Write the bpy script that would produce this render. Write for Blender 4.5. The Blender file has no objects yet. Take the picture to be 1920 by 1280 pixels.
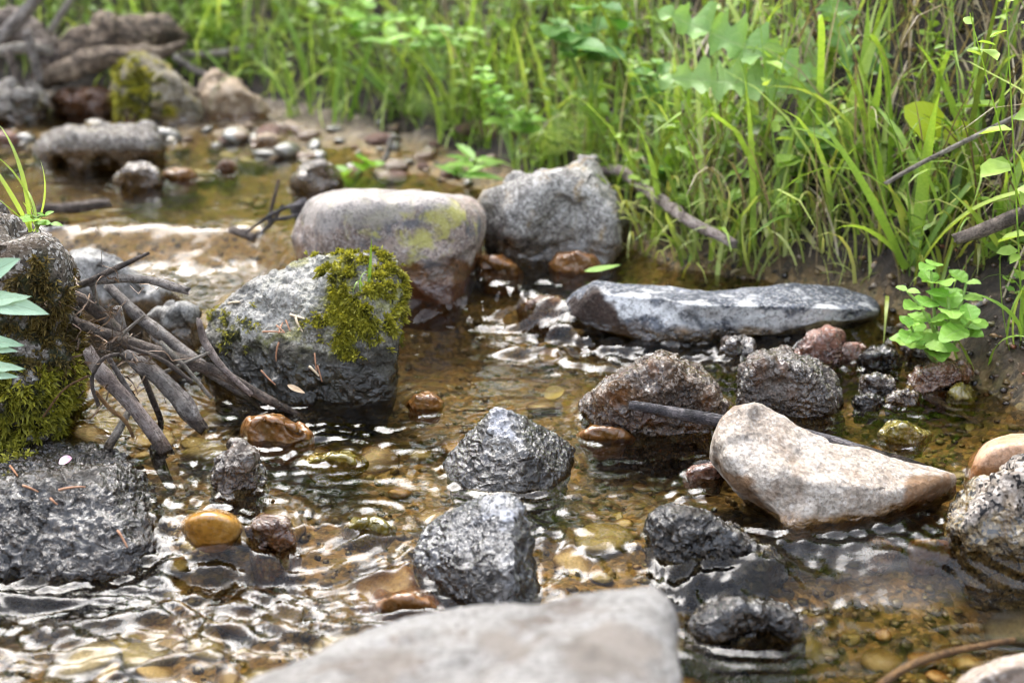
import bpy, bmesh, math, random
import numpy as np
from mathutils import Vector, Matrix

# ------------------------------------------------------------------ camera, sky, sun, exposure
S = bpy.context.scene
C = S.collection
CAM_H = 0.55
PITCH = math.radians(18.0)
LENS = 50.0
cam_d = bpy.data.cameras.new('camera')
cam = bpy.data.objects.new('camera', cam_d)
C.objects.link(cam)
cam.location = (0, 0, CAM_H)
cam.rotation_euler = (math.pi / 2 - PITCH, 0, 0)
cam_d.lens = LENS
cam_d.sensor_width = 36.0
cam_d.clip_start = 0.02
cam_d.clip_end = 200.0
cam_d.dof.use_dof = True
cam_d.dof.focus_distance = 1.42
cam_d.dof.aperture_fstop = 4.5
cam_d.dof.aperture_blades = 0
S.camera = cam

SUN_EL, SUN_AZ = math.radians(56), math.radians(-22)   # azimuth measured from +Y, negative towards -X
w = bpy.data.worlds.new('World')
S.world = w
w.use_nodes = True
wn, wl = w.node_tree.nodes, w.node_tree.links
wn.clear()
sky = wn.new('ShaderNodeTexSky')
sky.sky_type = 'NISHITA'
sky.sun_disc = False
sky.sun_elevation = SUN_EL
sky.sun_rotation = SUN_AZ
sky.dust_density = 3.0
sky.air_density = 1.0
hs = wn.new('ShaderNodeHueSaturation')
hs.inputs['Saturation'].default_value = 0.45
bg = wn.new('ShaderNodeBackground')
bg.inputs['Strength'].default_value = 0.15
wo = wn.new('ShaderNodeOutputWorld')
wl.new(sky.outputs[0], hs.inputs['Color'])
wl.new(hs.outputs[0], bg.inputs['Color'])
wl.new(bg.outputs[0], wo.inputs['Surface'])

sun_d = bpy.data.lights.new('sun', 'SUN')
sun_d.energy = 0.82
sun_d.angle = math.radians(44)
sun_d.color = (1.0, 0.98, 0.96)
sun = bpy.data.objects.new('sun', sun_d)
C.objects.link(sun)
sv = Vector((math.sin(SUN_AZ) * math.cos(SUN_EL), math.cos(SUN_AZ) * math.cos(SUN_EL), math.sin(SUN_EL)))
sun.rotation_euler = sv.to_track_quat('Z', 'Y').to_euler()
sun.location = sv * 20

S.view_settings.view_transform = 'Standard'
S.view_settings.look = 'None'
S.view_settings.gamma = 1.0
S.view_settings.use_curve_mapping = False
S.view_settings.exposure = 2.48
S.render.engine = 'CYCLES'
S.cycles.use_denoising = True
S.cycles.denoiser = 'OPENIMAGEDENOISE'
S.cycles.max_bounces = 5
S.cycles.use_adaptive_sampling = True
S.cycles.adaptive_threshold = 0.04
S.cycles.transparent_max_bounces = 16
S.cycles.caustics_reflective = False
S.cycles.sample_clamp_indirect = 4.0
S.cycles.blur_glossy = 0.3
S.cycles.pixel_filter_type = 'BLACKMAN_HARRIS'
S.cycles.filter_width = 1.0

random.seed(7)
RNG = np.random.default_rng(11)

# ------------------------------------------------------------------ helpers: lens, noise, meshes
K = 36.0 / LENS / 1920.0
FWD = np.array([0, math.cos(PITCH), -math.sin(PITCH)])
UP = np.array([0, math.sin(PITCH), math.cos(PITCH)])
EYE = np.array([0, 0, CAM_H])


def ray(px, py):
    return FWD + np.array([(px - 960) * K, 0, 0]) + UP * ((640 - py) * K)


def at_z(px, py, z):
    d = ray(px, py)
    return EYE + d * ((z - CAM_H) / d[2])


def at_y(px, py, y):
    d = ray(px, py)
    return EYE + d * (y / d[1])


def to_px(P):
    P = np.asarray(P) - EYE
    f = P @ FWD
    return np.stack([960 + P[..., 0] / f / K, 640 - (P @ UP) / f / K], -1)


def px_size(y):
    """metres per picture pixel at depth y (roughly)"""
    return K * y * 1.05


_perm = RNG.permutation(512).astype(np.int64)
_grad = RNG.normal(size=(512, 3))
_grad /= np.linalg.norm(_grad, axis=1)[:, None]


def perlin(p):
    p = np.asarray(p, float)
    i = np.floor(p).astype(np.int64)
    f = p - i
    u = f * f * f * (f * (f * 6 - 15) + 10)
    out = 0
    for dx in (0, 1):
        for dy in (0, 1):
            for dz in (0, 1):
                h = _perm[(_perm[(_perm[(i[:, 0] + dx) & 511] + i[:, 1] + dy) & 511] + i[:, 2] + dz) & 511]
                g = _grad[h]
                dot = g[:, 0] * (f[:, 0] - dx) + g[:, 1] * (f[:, 1] - dy) + g[:, 2] * (f[:, 2] - dz)
                wgt = (u[:, 0] if dx else 1 - u[:, 0]) * (u[:, 1] if dy else 1 - u[:, 1]) * (u[:, 2] if dz else 1 - u[:, 2])
                out = out + dot * wgt
    return out * 1.6


def fbm(p, oct=4, rough=0.5, ridged=False):
    a, s, t = 1.0, 0, 0
    p = np.asarray(p, float)
    for o in range(oct):
        n = perlin(p + o * 17.3)
        if ridged:
            n = 1 - 2 * np.abs(n)
        s = s + n * a
        t += a
        a *= rough
        p = p * 2.03
    return s / t


def sstep(a, b, x):
    t = np.clip((x - a) / (b - a), 0, 1)
    return t * t * (3 - 2 * t)


def in_poly(P, poly):
    x, y = P[:, 0], P[:, 1]
    ins = np.zeros(len(P), bool)
    n = len(poly)
    for i in range(n):
        x1, y1 = poly[i]
        x2, y2 = poly[(i + 1) % n]
        c = ((y1 > y) != (y2 > y)) & (x < (x2 - x1) * (y - y1) / ((y2 - y1) or 1e-9) + x1)
        ins ^= c
    return ins


def new_mesh(name, V, F, smooth=True):
    """F: (n,3) or (n,4) int array, or a list of both"""
    me = bpy.data.meshes.new(name)
    V = np.asarray(V, np.float32)
    Fs = F if isinstance(F, list) else [F]
    Fs = [np.asarray(f, np.int32) for f in Fs if len(f)]
    me.vertices.add(len(V))
    me.vertices.foreach_set('co', V.ravel())
    loops = np.concatenate([f.ravel() for f in Fs])
    tot = np.concatenate([np.full(len(f), f.shape[1], np.int32) for f in Fs])
    start = np.concatenate([[0], np.cumsum(tot)[:-1]]).astype(np.int32)
    me.loops.add(len(loops))
    me.loops.foreach_set('vertex_index', loops)
    me.polygons.add(len(tot))
    me.polygons.foreach_set('loop_start', start)
    me.polygons.foreach_set('loop_total', tot)
    if smooth:
        me.polygons.foreach_set('use_smooth', np.ones(len(tot), bool))
    me.update(calc_edges=True)
    return me


def attr(me, name, vals):
    a = me.attributes.new(name, 'FLOAT', 'POINT')
    a.data.foreach_set('value', np.asarray(vals, np.float32))


def link(name, me, mat=None, parent=None, loc=None):
    o = bpy.data.objects.new(name, me)
    C.objects.link(o)
    if mat is not None and me is not None and not me.materials:
        me.materials.append(mat)
    if parent is not None:
        o.parent = parent
    if loc is not None:
        o.location = loc
    return o


def tag(o, label=None, cat=None, group=None, kind=None):
    if label:
        o['label'] = label
    if cat:
        o['category'] = cat
    if group:
        o['group'] = group
    if kind:
        o['kind'] = kind
    return o


def empty(name, loc, label=None, cat=None, group=None):
    o = bpy.data.objects.new(name, None)
    o.empty_display_size = 0.02
    C.objects.link(o)
    o.location = loc
    return tag(o, label, cat, group)


def vnormals(V, F):
    n = np.zeros_like(V)
    a, b, c = V[F[:, 0]], V[F[:, 1]], V[F[:, 2]]
    fn = np.cross(b - a, c - a)
    for k in range(3):
        np.add.at(n, F[:, k], fn)
    return n / (np.linalg.norm(n, axis=1)[:, None] + 1e-12)


_ico = {}


def ico(level):
    if level not in _ico:
        bm = bmesh.new()
        bmesh.ops.create_icosphere(bm, subdivisions=level, radius=1)
        V = np.array([v.co[:] for v in bm.verts])
        F = np.array([[v.index for v in f.verts] for f in bm.faces])
        bm.free()
        _ico[level] = (V / np.linalg.norm(V, axis=1)[:, None], F)
    return _ico[level]


# ------------------------------------------------------------------ node materials
class NT:
    def __init__(s, name):
        s.m = bpy.data.materials.new(name)
        s.m.use_nodes = True
        s.n, s.l = s.m.node_tree.nodes, s.m.node_tree.links
        s.n.clear()
        s.out = s.n.new('ShaderNodeOutputMaterial')

    def node(s, t, ins=None, **kw):
        nd = s.n.new('ShaderNode' + t)
        for k, v in kw.items():
            setattr(nd, k, v)
        for k, v in (ins or {}).items():
            s.put(nd.inputs[k], v)
        return nd

    def put(s, sock, v):
        if isinstance(v, bpy.types.NodeSocket):
            s.l.new(v, sock)
        else:
            if sock.type == 'RGBA' and hasattr(v, '__len__') and len(v) == 3:
                v = (*v, 1)
            sock.default_value = v

    def math(s, op, a, b=0.0, c=None, clamp=False):
        nd = s.node('Math', operation=op, use_clamp=clamp)
        s.put(nd.inputs[0], a)
        s.put(nd.inputs[1], b)
        if c is not None:
            s.put(nd.inputs[2], c)
        return nd.outputs[0]

    def noise(s, vec, scale, detail=4, rough=0.55, dist=0.0):
        return s.node('TexNoise', {'Vector': vec, 'Scale': scale, 'Detail': detail, 'Roughness': rough, 'Distortion': dist}).outputs[0]

    def ramp(s, fac, stops, interp='LINEAR'):
        nd = s.node('ValToRGB', {'Fac': fac})
        cr = nd.color_ramp
        cr.interpolation = interp
        while len(cr.elements) > len(stops):
            cr.elements.remove(cr.elements[-1])
        while len(cr.elements) < len(stops):
            cr.elements.new(0.5)
        for e, (p, c) in zip(cr.elements, stops):
            e.position = p
            e.color = (*c, 1) if len(c) == 3 else c
        return nd.outputs[0]

    def mix(s, fac, a, b, mode='MIX'):
        nd = s.node('Mix', data_type='RGBA', blend_type=mode)
        s.put(nd.inputs[0], fac)
        s.put(nd.inputs[6], a)
        s.put(nd.inputs[7], b)
        return nd.outputs[2]

    def rng(s, v, a, b, c=0.0, d=1.0):
        nd = s.node('MapRange', {'Value': v, 'From Min': a, 'From Max': b, 'To Min': c, 'To Max': d}, interpolation_type='SMOOTHSTEP')
        return nd.outputs[0]

    def bump(s, h, strength, dist, normal=None):
        ins = {'Height': h, 'Strength': strength, 'Distance': dist}
        if normal is not None:
            ins['Normal'] = normal
        return s.node('Bump', ins).outputs[0]

    def surf(s, shader):
        s.l.new(shader, s.out.inputs['Surface'])
        return s.m


def g(v, k=1.0):
    """grey-ish triple from sRGB 0-255"""
    return tuple((((c / 255) / 12.92) if c / 255 <= 0.04045 else ((c / 255 + 0.055) / 1.055) ** 2.4) * k for c in v)


_mats = {}


def rock_mat(name, c1, c2, c3, speck=0.35, dark=(0.02, 0.018, 0.016), light=(0.6, 0.58, 0.55), stain=None, stain_amt=0.45,
             lichen=None, lichen_amt=0.0, wet_z=0.0, wet_h=0.03, wet_tint=(0.42, 0.30, 0.18), wet_all=0.0, scale=1.0, rough=0.8,
             bump=0.5, seed=0.0, wet_rough=0.12, pale=None, spot=None, lump=0.0, coat=0.75):
    if name in _mats:
        return _mats[name]
    t = NT(name)
    co = t.node('TexCoord').outputs['Object']
    mp = t.node('Mapping', {'Vector': co, 'Location': (seed, seed * 1.7, seed * 0.6)}).outputs[0]
    big = t.noise(mp, 9 * scale, 6, 0.6, 0.6)
    mid = t.noise(mp, 38 * scale, 8, 0.68, 0.3)
    fine = t.noise(mp, 210 * scale, 6, 0.7)
    f = t.math('ADD', t.math('MULTIPLY', big, 0.5), t.math('MULTIPLY', mid, 0.5))
    col = t.ramp(f, [(0.34, c1), (0.5, c2), (0.66, c3)])
    # mineral grains
    vor = t.node('TexVoronoi', {'Vector': mp, 'Scale': 330 * scale, 'Randomness': 1.0})
    grain = t.node('SeparateColor', {'Color': vor.outputs['Color']}).outputs[0]
    col = t.mix(t.math('MULTIPLY', t.rng(grain, 0.72, 0.8), speck), col, light)
    col = t.mix(t.math('MULTIPLY', t.rng(grain, 0.30, 0.2), speck * 1.3, clamp=True), col, dark)
    col = t.mix(t.math('MULTIPLY', t.rng(fine, 0.56, 0.36), 0.55), col, t.mix(1.0, col, (0.35, 0.33, 0.32), 'MULTIPLY'))
    if stain:
        sn = t.noise(mp, 14 * scale, 7, 0.65, 1.2)
        col = t.mix(t.math('MULTIPLY', t.rng(sn, 0.52, 0.66), stain_amt), col, stain)
    if lichen:
        ln = t.noise(mp, 30 * scale, 6, 0.7, 0.4)
        lb = t.noise(mp, 6 * scale, 3, 0.5)
        lf = t.rng(t.math('ADD', t.math('MULTIPLY', ln, 0.6), t.math('MULTIPLY', lb, 0.4)), 0.50, 0.60)
        col = t.mix(t.math('MULTIPLY', lf, lichen_amt), col, lichen)
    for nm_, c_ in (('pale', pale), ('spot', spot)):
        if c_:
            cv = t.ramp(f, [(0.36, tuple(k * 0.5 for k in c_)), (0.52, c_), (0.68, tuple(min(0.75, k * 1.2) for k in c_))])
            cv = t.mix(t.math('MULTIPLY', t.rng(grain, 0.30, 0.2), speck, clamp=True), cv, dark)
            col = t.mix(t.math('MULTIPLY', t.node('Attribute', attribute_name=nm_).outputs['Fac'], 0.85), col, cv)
    ms = t.node('Attribute', attribute_name='moss').outputs['Fac']
    col = t.mix(ms, col, t.ramp(fine, [(0.35, (0.008, 0.010, 0.004)), (0.6, (0.05, 0.055, 0.012))]))
    # water mark: wet stone below an uneven line
    z = t.node('SeparateXYZ', {'Vector': t.node('NewGeometry').outputs['Position']}).outputs[2]
    line = t.math('ADD', z, t.math('MULTIPLY', t.math('SUBTRACT', t.noise(mp, 22, 5, 0.6, 0.5), 0.5), wet_h * 1.6))
    wet = t.rng(line, wet_z + wet_h + 0.006, wet_z + wet_h - 0.006)
    if wet_all:
        wet = t.math('MAXIMUM', wet, t.math('MULTIPLY', t.rng(t.noise(mp, 20, 5, 0.6), 0.62, 0.46), wet_all))
    col = t.mix(wet, col, t.mix(1.0, col, wet_tint, 'MULTIPLY'))
    rg = t.math('ADD', t.math('MULTIPLY', wet, wet_rough - rough), t.math('ADD', rough, t.math('MULTIPLY', t.math('SUBTRACT', fine, 0.5), 0.25)), clamp=True)
    h = t.math('ADD', t.math('MULTIPLY', mid, 0.9), t.math('ADD', t.math('MULTIPLY', fine, 0.35), t.math('MULTIPLY', vor.outputs['Distance'], 0.1)))
    if lump:
        h = t.math('ADD', h, t.math('MULTIPLY', t.noise(mp, 70, 3, 0.5, 0.4), lump))
    # the film of water lies in small lumps that each catch the sky
    nw = t.bump(t.math('ADD', t.noise(mp, 88, 3, 0.55, 0.6), t.math('MULTIPLY', mid, 0.5)), t.math('MULTIPLY', t.rng(t.noise(mp, 26, 3, 0.5), 0.34, 0.62, 0.35, 1.0), min(1.0, bump)), 0.017)
    nb = t.bump(h, bump, 0.012)
    nb = t.node('Mix', data_type='VECTOR')
    t.put(nb.inputs[0], t.math('MULTIPLY', wet, 0.75))
    t.put(nb.inputs[4], t.bump(h, bump, 0.012))
    t.put(nb.inputs[5], nw)
    nb = nb.outputs[1]
    b = t.node('BsdfPrincipled', {'Base Color': col, 'Roughness': rg, 'Normal': nb, 'Specular IOR Level': t.math('ADD', 0.3, t.math('MULTIPLY', wet, 0.2)),
                                'Coat Weight': t.math('MULTIPLY', wet, coat), 'Coat Roughness': 0.08, 'Coat IOR': 1.7, 'Coat Normal': nw})
    _mats[name] = t.surf(b.outputs[0])
    return _mats[name]


def bark_mat(name, c1, c2, c3, wet_z=0.0, wet_h=0.015, rough=0.75, scale=1.0, gloss=0.0, peel=None):
    t = NT(name)
    co = t.node('TexCoord').outputs['UV']
    mp = t.node('Mapping', {'Vector': co, 'Scale': (6, 1.0, 1)}).outputs[0]
    ob = t.node('TexCoord').outputs['Object']
    fib = t.noise(mp, 14 * scale, 8, 0.7, 0.3)
    big = t.noise(ob, 45 * scale, 6, 0.65)
    fine = t.noise(ob, 260 * scale, 5, 0.7)
    f = t.math('ADD', t.math('MULTIPLY', fib, 0.45), t.math('MULTIPLY', big, 0.55))
    col = t.ramp(f, [(0.40, c1), (0.5, c2), (0.60, c3)])
    crack = t.rng(t.noise(t.node('Mapping', {'Vector': co, 'Scale': (9, 0.7, 1)}).outputs[0], 5 * scale, 4, 0.6, 1.0), 0.47, 0.40)
    col = t.mix(t.math('MULTIPLY', crack, 0.75), col, t.mix(1.0, col, (0.22, 0.19, 0.17), 'MULTIPLY'))
    col = t.mix(t.math('MULTIPLY', t.rng(fine, 0.52, 0.36), 0.7), col, t.mix(1.0, col, (0.25, 0.23, 0.21), 'MULTIPLY'))
    if peel:
        pn = t.noise(t.node('Mapping', {'Vector': co, 'Scale': (2.5, 0.6, 1)}).outputs[0], 3.0, 5, 0.65, 0.5)
        col = t.mix(t.rng(pn, 0.55, 0.6), col, t.mix(fine, tuple(k * 0.6 for k in peel), peel))
    z = t.node('SeparateXYZ', {'Vector': t.node('NewGeometry').outputs['Position']}).outputs[2]
    wet = t.rng(t.math('ADD', z, t.math('MULTIPLY', t.math('SUBTRACT', big, 0.5), 0.02)), wet_z + wet_h + 0.005, wet_z + wet_h - 0.005)
    if gloss:
        wet = t.math('MAXIMUM', wet, gloss)
    col = t.mix(wet, col, t.mix(1.0, col, (0.38, 0.32, 0.27), 'MULTIPLY'))
    rg = t.math('ADD', rough, t.math('MULTIPLY', wet, 0.2 - rough))
    h = t.math('ADD', t.math('SUBTRACT', fib, t.math('MULTIPLY', crack, 0.8)), t.math('MULTIPLY', fine, 0.6))
    b = t.node('BsdfPrincipled', {'Base Color': col, 'Roughness': rg, 'Normal': t.bump(h, 1.0, 0.006)})
    return t.surf(b.outputs[0])


def leaf_mat(name, lo, mid, hi, by_object=False, trans=0.4, rough=0.42, vein=0.0):
    t = NT(name)
    if by_object:
        f = t.node('ObjectInfo').outputs['Random']
    else:
        f = t.node('Attribute', attribute_name='tint').outputs['Fac']
    ob = t.node('TexCoord').outputs['Object']
    n = t.noise(ob, 90, 4, 0.6)
    f2 = t.math('ADD', t.math('MULTIPLY', f, 0.8), t.math('MULTIPLY', t.math('SUBTRACT', n, 0.5), 0.6), clamp=True)
    col = t.ramp(f2, [(0.05, lo), (0.45, mid), (0.9, hi)])
    uv = t.node('SeparateXYZ', {'Vector': t.node('TexCoord').outputs['UV']})
    nb = None
    ins = {'Base Color': col, 'Roughness': rough, 'Specular IOR Level': 0.35}
    if vein:
        # midrib and side veins from the leaf's own coordinates
        ax = t.math('ABSOLUTE', t.math('SUBTRACT', uv.outputs[0], 0.5))
        side = t.math('SINE', t.math('MULTIPLY', t.math('SUBTRACT', uv.outputs[1], t.math('MULTIPLY', ax, 0.9)), 46))
        rib = t.math('MAXIMUM', t.rng(ax, 0.045, 0.01), t.math('MULTIPLY', t.rng(side, 0.75, 0.98), 0.5))
        ins['Base Color'] = t.mix(t.math('MULTIPLY', rib, vein), col, t.mix(0.5, col, (0.5, 0.55, 0.3)))
        ins['Normal'] = t.bump(t.math('MULTIPLY', rib, -1.0), 0.5, 0.002)
        col = ins['Base Color']
    p = t.node('BsdfPrincipled', ins)
    tr = t.node('BsdfTranslucent', {'Color': t.mix(1.0, col, (1.25, 1.2, 0.55), 'MULTIPLY')})
    mx = t.node('MixShader', {0: trans})
    t.l.new(p.outputs[0], mx.inputs[1])
    t.l.new(tr.outputs[0], mx.inputs[2])
    return t.surf(mx.outputs[0])


def plain_mat(name, c1, c2, rough=0.6, scale=200):
    t = NT(name)
    ob = t.node('TexCoord').outputs['Object']
    n = t.noise(ob, scale, 5, 0.65)
    col = t.ramp(n, [(0.35, c1), (0.65, c2)])
    b = t.node('BsdfPrincipled', {'Base Color': col, 'Roughness': rough, 'Normal': t.bump(n, 0.4, 0.002)})
    return t.surf(b.outputs[0])


# ------------------------------------------------------------------ the lie of the land
EDGE_PX = [(2700, 1150, -0.02), (2100, 880, 0.0), (1900, 770, 0.0), (1760, 700, 0.0), (1690, 640, 0.0), (1640, 578, 0.035), (1540, 552, 0.035), (1400, 524, 0.035), (1270, 500, 0.04),
           (1185, 465, 0.045), (1000, 375, 0.05), (860, 340, 0.06), (700, 305, 0.07), (560, 268, 0.075), (420, 222, 0.08),
           (200, 190, 0.08), (-300, 165, 0.085)]
EDGE = np.array([at_z(*e)[:2] for e in EDGE_PX])
EDGE = np.vstack([[EDGE[0] + (1.5, -1.2)], EDGE, [EDGE[-1] + (-4, 0.6)]])


def edge_dist(x, y):
    """signed distance to the far/right water edge, positive on the bank"""
    best = np.full(x.shape, 1e9)
    sign = np.ones(x.shape)
    for i in range(len(EDGE) - 1):
        a, b = EDGE[i], EDGE[i + 1]
        ab = b - a
        t = np.clip(((x - a[0]) * ab[0] + (y - a[1]) * ab[1]) / (ab @ ab), 0, 1)
        dx, dy = x - (a[0] + ab[0] * t), y - (a[1] + ab[1] * t)
        d = np.hypot(dx, dy)
        cr = ab[0] * (y - a[1]) - ab[1] * (x - a[0])
        m = d < best
        best = np.where(m, d, best)
        sign = np.where(m, np.where(cr < 0, 1.0, -1.0), sign)
    return best * sign


def step_up(x):
    """depth (y) of the little falls that separate the upper pools from the middle pool"""
    px = [at_z(a, b, 0.0)[0] for a, b in ((0, 470), (500, 470), (640, 580), (930, 575), (1060, 600), (1700, 620))]
    py = [at_z(a, b, 0.02)[1] for a, b in ((0, 470), (500, 470), (640, 560), (930, 570), (1060, 600), (1700, 620))]
    return np.interp(x, px, py)


def water_level(x, y):
    sy = step_up(x)
    up = np.interp(x, [-0.5, -0.2, 0.1], [0.05, 0.045, 0.034])
    z = up * sstep(sy - 0.05, sy + 0.05, y + 0.012 * np.sin(x * 37))
    z = z + 0.02 * sstep(2.35, 2.75, y)
    lo = np.interp(x, [-0.5, -0.25, 0.0, 0.2, 0.5], [1.135, 1.14, 1.10, 1.09, 1.12])
    z = z - 0.026 * sstep(lo + 0.035, lo - 0.055, y + 0.008 * np.sin(x * 41))
    return z


def terrain_z(x, y):
    d = edge_dist(x, y)
    wlv = water_level(x, y)
    P = np.stack([x, y, 0 * x], -1)
    n1 = fbm(P * 7, 4)
    n2 = fbm(P * 28 + 5, 3)
    bed = wlv - 0.05 + 0.022 * n1 + 0.008 * n2
    bed = bed + 0.02 * sstep(-0.15, 0.0, d)
    # shallow stony riffle upstream
    bed = bed + 0.046 * sstep(2.4, 2.7, y) * (0.75 + 0.5 * n1)
    flat = np.interp(x, [-0.9, -0.7, -0.15, 0.25], [0.05, 0.22, 0.25, 0.02])
    slope = np.interp(x, [-0.8, -0.1, 0.3, 0.6], [0.75, 0.62, 0.75, 1.05])
    dd = np.maximum(d - flat, 0)
    h = np.where(flat > 0.1, -0.002, 0.02) + 0.05 * np.minimum(np.maximum(d, 0), flat) + slope * np.minimum(dd, 1.1) + 0.35 * np.clip(dd - 1.1, 0, 4)
    bank = wlv + h + 0.05 * n1 * sstep(0, 0.3, d) + 0.014 * n2
    z = bed + (bank - bed) * sstep(-0.03, 0.05, d)
    # left bank beyond the mossy boulder
    lx = np.interp(y, [-1, 0.6, 1.1, 1.55, 1.8, 2.6, 3.4], [-0.50, -0.52, -0.50, -0.62, -1.0, -1.5, -2.2])
    dl = np.maximum(lx - x, 0)
    z = np.maximum(z, np.where(dl > 0, wlv - 0.02 + 0.7 * np.minimum(dl, 0.7) + 0.15 * np.clip(dl - 0.7, 0, 4) + 0.03 * n1, -9))
    # unseen bank added behind the viewer to shade rock fronts, kept low for fill
    dn = np.maximum(-0.25 - y, 0)
    z = np.where(dn > 0, np.maximum(z, -0.03 + 0.3 * np.minimum(dn, 1.0) + 0.05 * np.clip(dn - 1, 0, 5)), z)
    return z


def tz(x, y):
    return float(terrain_z(np.array([float(x)]), np.array([float(y)]))[0])


def wz(x, y):
    return float(water_level(np.array([float(x)]), np.array([float(y)]))[0])


def spaced(inner0, inner1, n, outer0, outer1, m):
    mid = np.linspace(inner0, inner1, n)
    s = np.linspace(0, 1, m + 1)[1:] ** 2
    return np.concatenate([(inner0 + (outer0 - inner0) * s)[::-1], mid, inner1 + (outer1 - inner1) * s])


def grid_mesh(name, xs, ys, zf):
    X, Y = np.meshgrid(xs, ys)
    x, y = X.ravel(), Y.ravel()
    z = zf(x, y)
    nx, ny = len(xs), len(ys)
    i = np.arange(nx * ny).reshape(ny, nx)
    F = np.stack([i[:-1, :-1].ravel(), i[:-1, 1:].ravel(), i[1:, 1:].ravel(), i[1:, :-1].ravel()], -1)
    return x, y, z, F


xs = spaced(-1.3, 1.7, 260, -40, 40, 34)
ys = spaced(0.55, 4.2, 300, -40, 60, 34)
x, y, z, F = grid_mesh('ground', xs, ys, terrain_z)
me = new_mesh('ground', np.stack([x, y, z], -1), F)
dE = edge_dist(x, y)
attr(me, 'bank', sstep(-0.05, 0.0, dE) * sstep(0.0, 0.05, dE - np.interp(x, [-0.9, -0.7, -0.15, 0.25], [0.0, 0.2, 0.22, 0.0]) * 0.9))
t = NT('ground')
pos = t.node('NewGeometry').outputs['Position']
vor = t.node('TexVoronoi', {'Vector': t.node('Mapping', {'Vector': pos, 'Scale': (1, 1, 0.3)}).outputs[0], 'Scale': 95.0})
vor2 = t.node('TexVoronoi', {'Vector': pos, 'Scale': 260.0})
cell = t.node('SeparateColor', {'Color': vor.outputs['Color']}).outputs[0]
cell2 = t.node('SeparateColor', {'Color': vor2.outputs['Color']}).outputs[1]
big = t.noise(pos, 7, 5, 0.6, 0.6)
bedc = t.ramp(t.math('ADD', t.math('MULTIPLY', cell, 0.45), t.math('MULTIPLY', big, 0.55)),
              [(0.28, g((48, 40, 24))), (0.42, g((96, 77, 43))), (0.55, g((130, 101, 54))), (0.68, g((112, 100, 56))), (0.8, g((148, 117, 75)))])
bedc = t.mix(t.math('MULTIPLY', t.rng(cell2, 0.75, 0.85), 0.4), bedc, g((178, 150, 110)))
bedc = t.mix(t.math('MULTIPLY', t.rng(cell2, 0.25, 0.15), 0.5), bedc, g((44, 36, 22)))
soil = t.ramp(t.noise(pos, 60, 8, 0.7), [(0.35, g((18, 14, 11))), (0.55, g((46, 37, 30))), (0.74, g((98, 84, 70)))])
bar = t.ramp(t.noise(pos, 45, 8, 0.7), [(0.34, g((44, 36, 28))), (0.5, g((94, 80, 64))), (0.66, g((146, 132, 114)))])
z = t.node('SeparateXYZ', {'Vector': pos}).outputs[2]
bk = t.node('Attribute', attribute_name='bank').outputs['Fac']
far = t.rng(t.node('SeparateXYZ', {'Vector': pos}).outputs[1], 2.45, 2.6)
bedc = t.mix(t.math('MULTIPLY', far, t.rng(z, 0.062, 0.08)), bedc, bar)
col = t.mix(bk, bedc, soil)
hgt = t.math('ADD', t.math('MULTIPLY', vor.outputs['Distance'], -0.8), t.math('MULTIPLY', t.noise(pos, 150, 6, 0.7), 0.8))
b = t.node('BsdfPrincipled', {'Base Color': col, 'Roughness': t.math('ADD', 0.45, t.math('MULTIPLY', bk, 0.4)), 'Normal': t.bump(hgt, 0.7, 0.01)})
tag(link('ground', me, t.surf(b.outputs[0])), kind='structure')

# ------------------------------------------------------------------ rocks
FOOT = []      # (x, y, rx, ry) of everything that breaks the water, for the ripples round it
ROCKS = {}


def hull_planes(P, c):
    bm = bmesh.new()
    for p in P:
        bm.verts.new(p)
    bm.verts.ensure_lookup_table()
    bmesh.ops.convex_hull(bm, input=bm.verts[:], use_existing_faces=False)
    out = {}
    c = Vector(c)
    for f in bm.faces:
        f.normal_update()
        n = f.normal.copy()
        dd = n.dot(f.verts[0].co - c)
        if dd < 0:
            n, dd = -n, -dd
        if dd < 1e-4 or f.calc_area() < 1e-8:
            continue
        out[tuple(round(k, 1) for k in n)] = (n[:], dd)
    bm.free()
    N = np.array([v[0] for v in out.values()])
    D = np.array([v[1] for v in out.values()])
    return N, D


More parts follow.
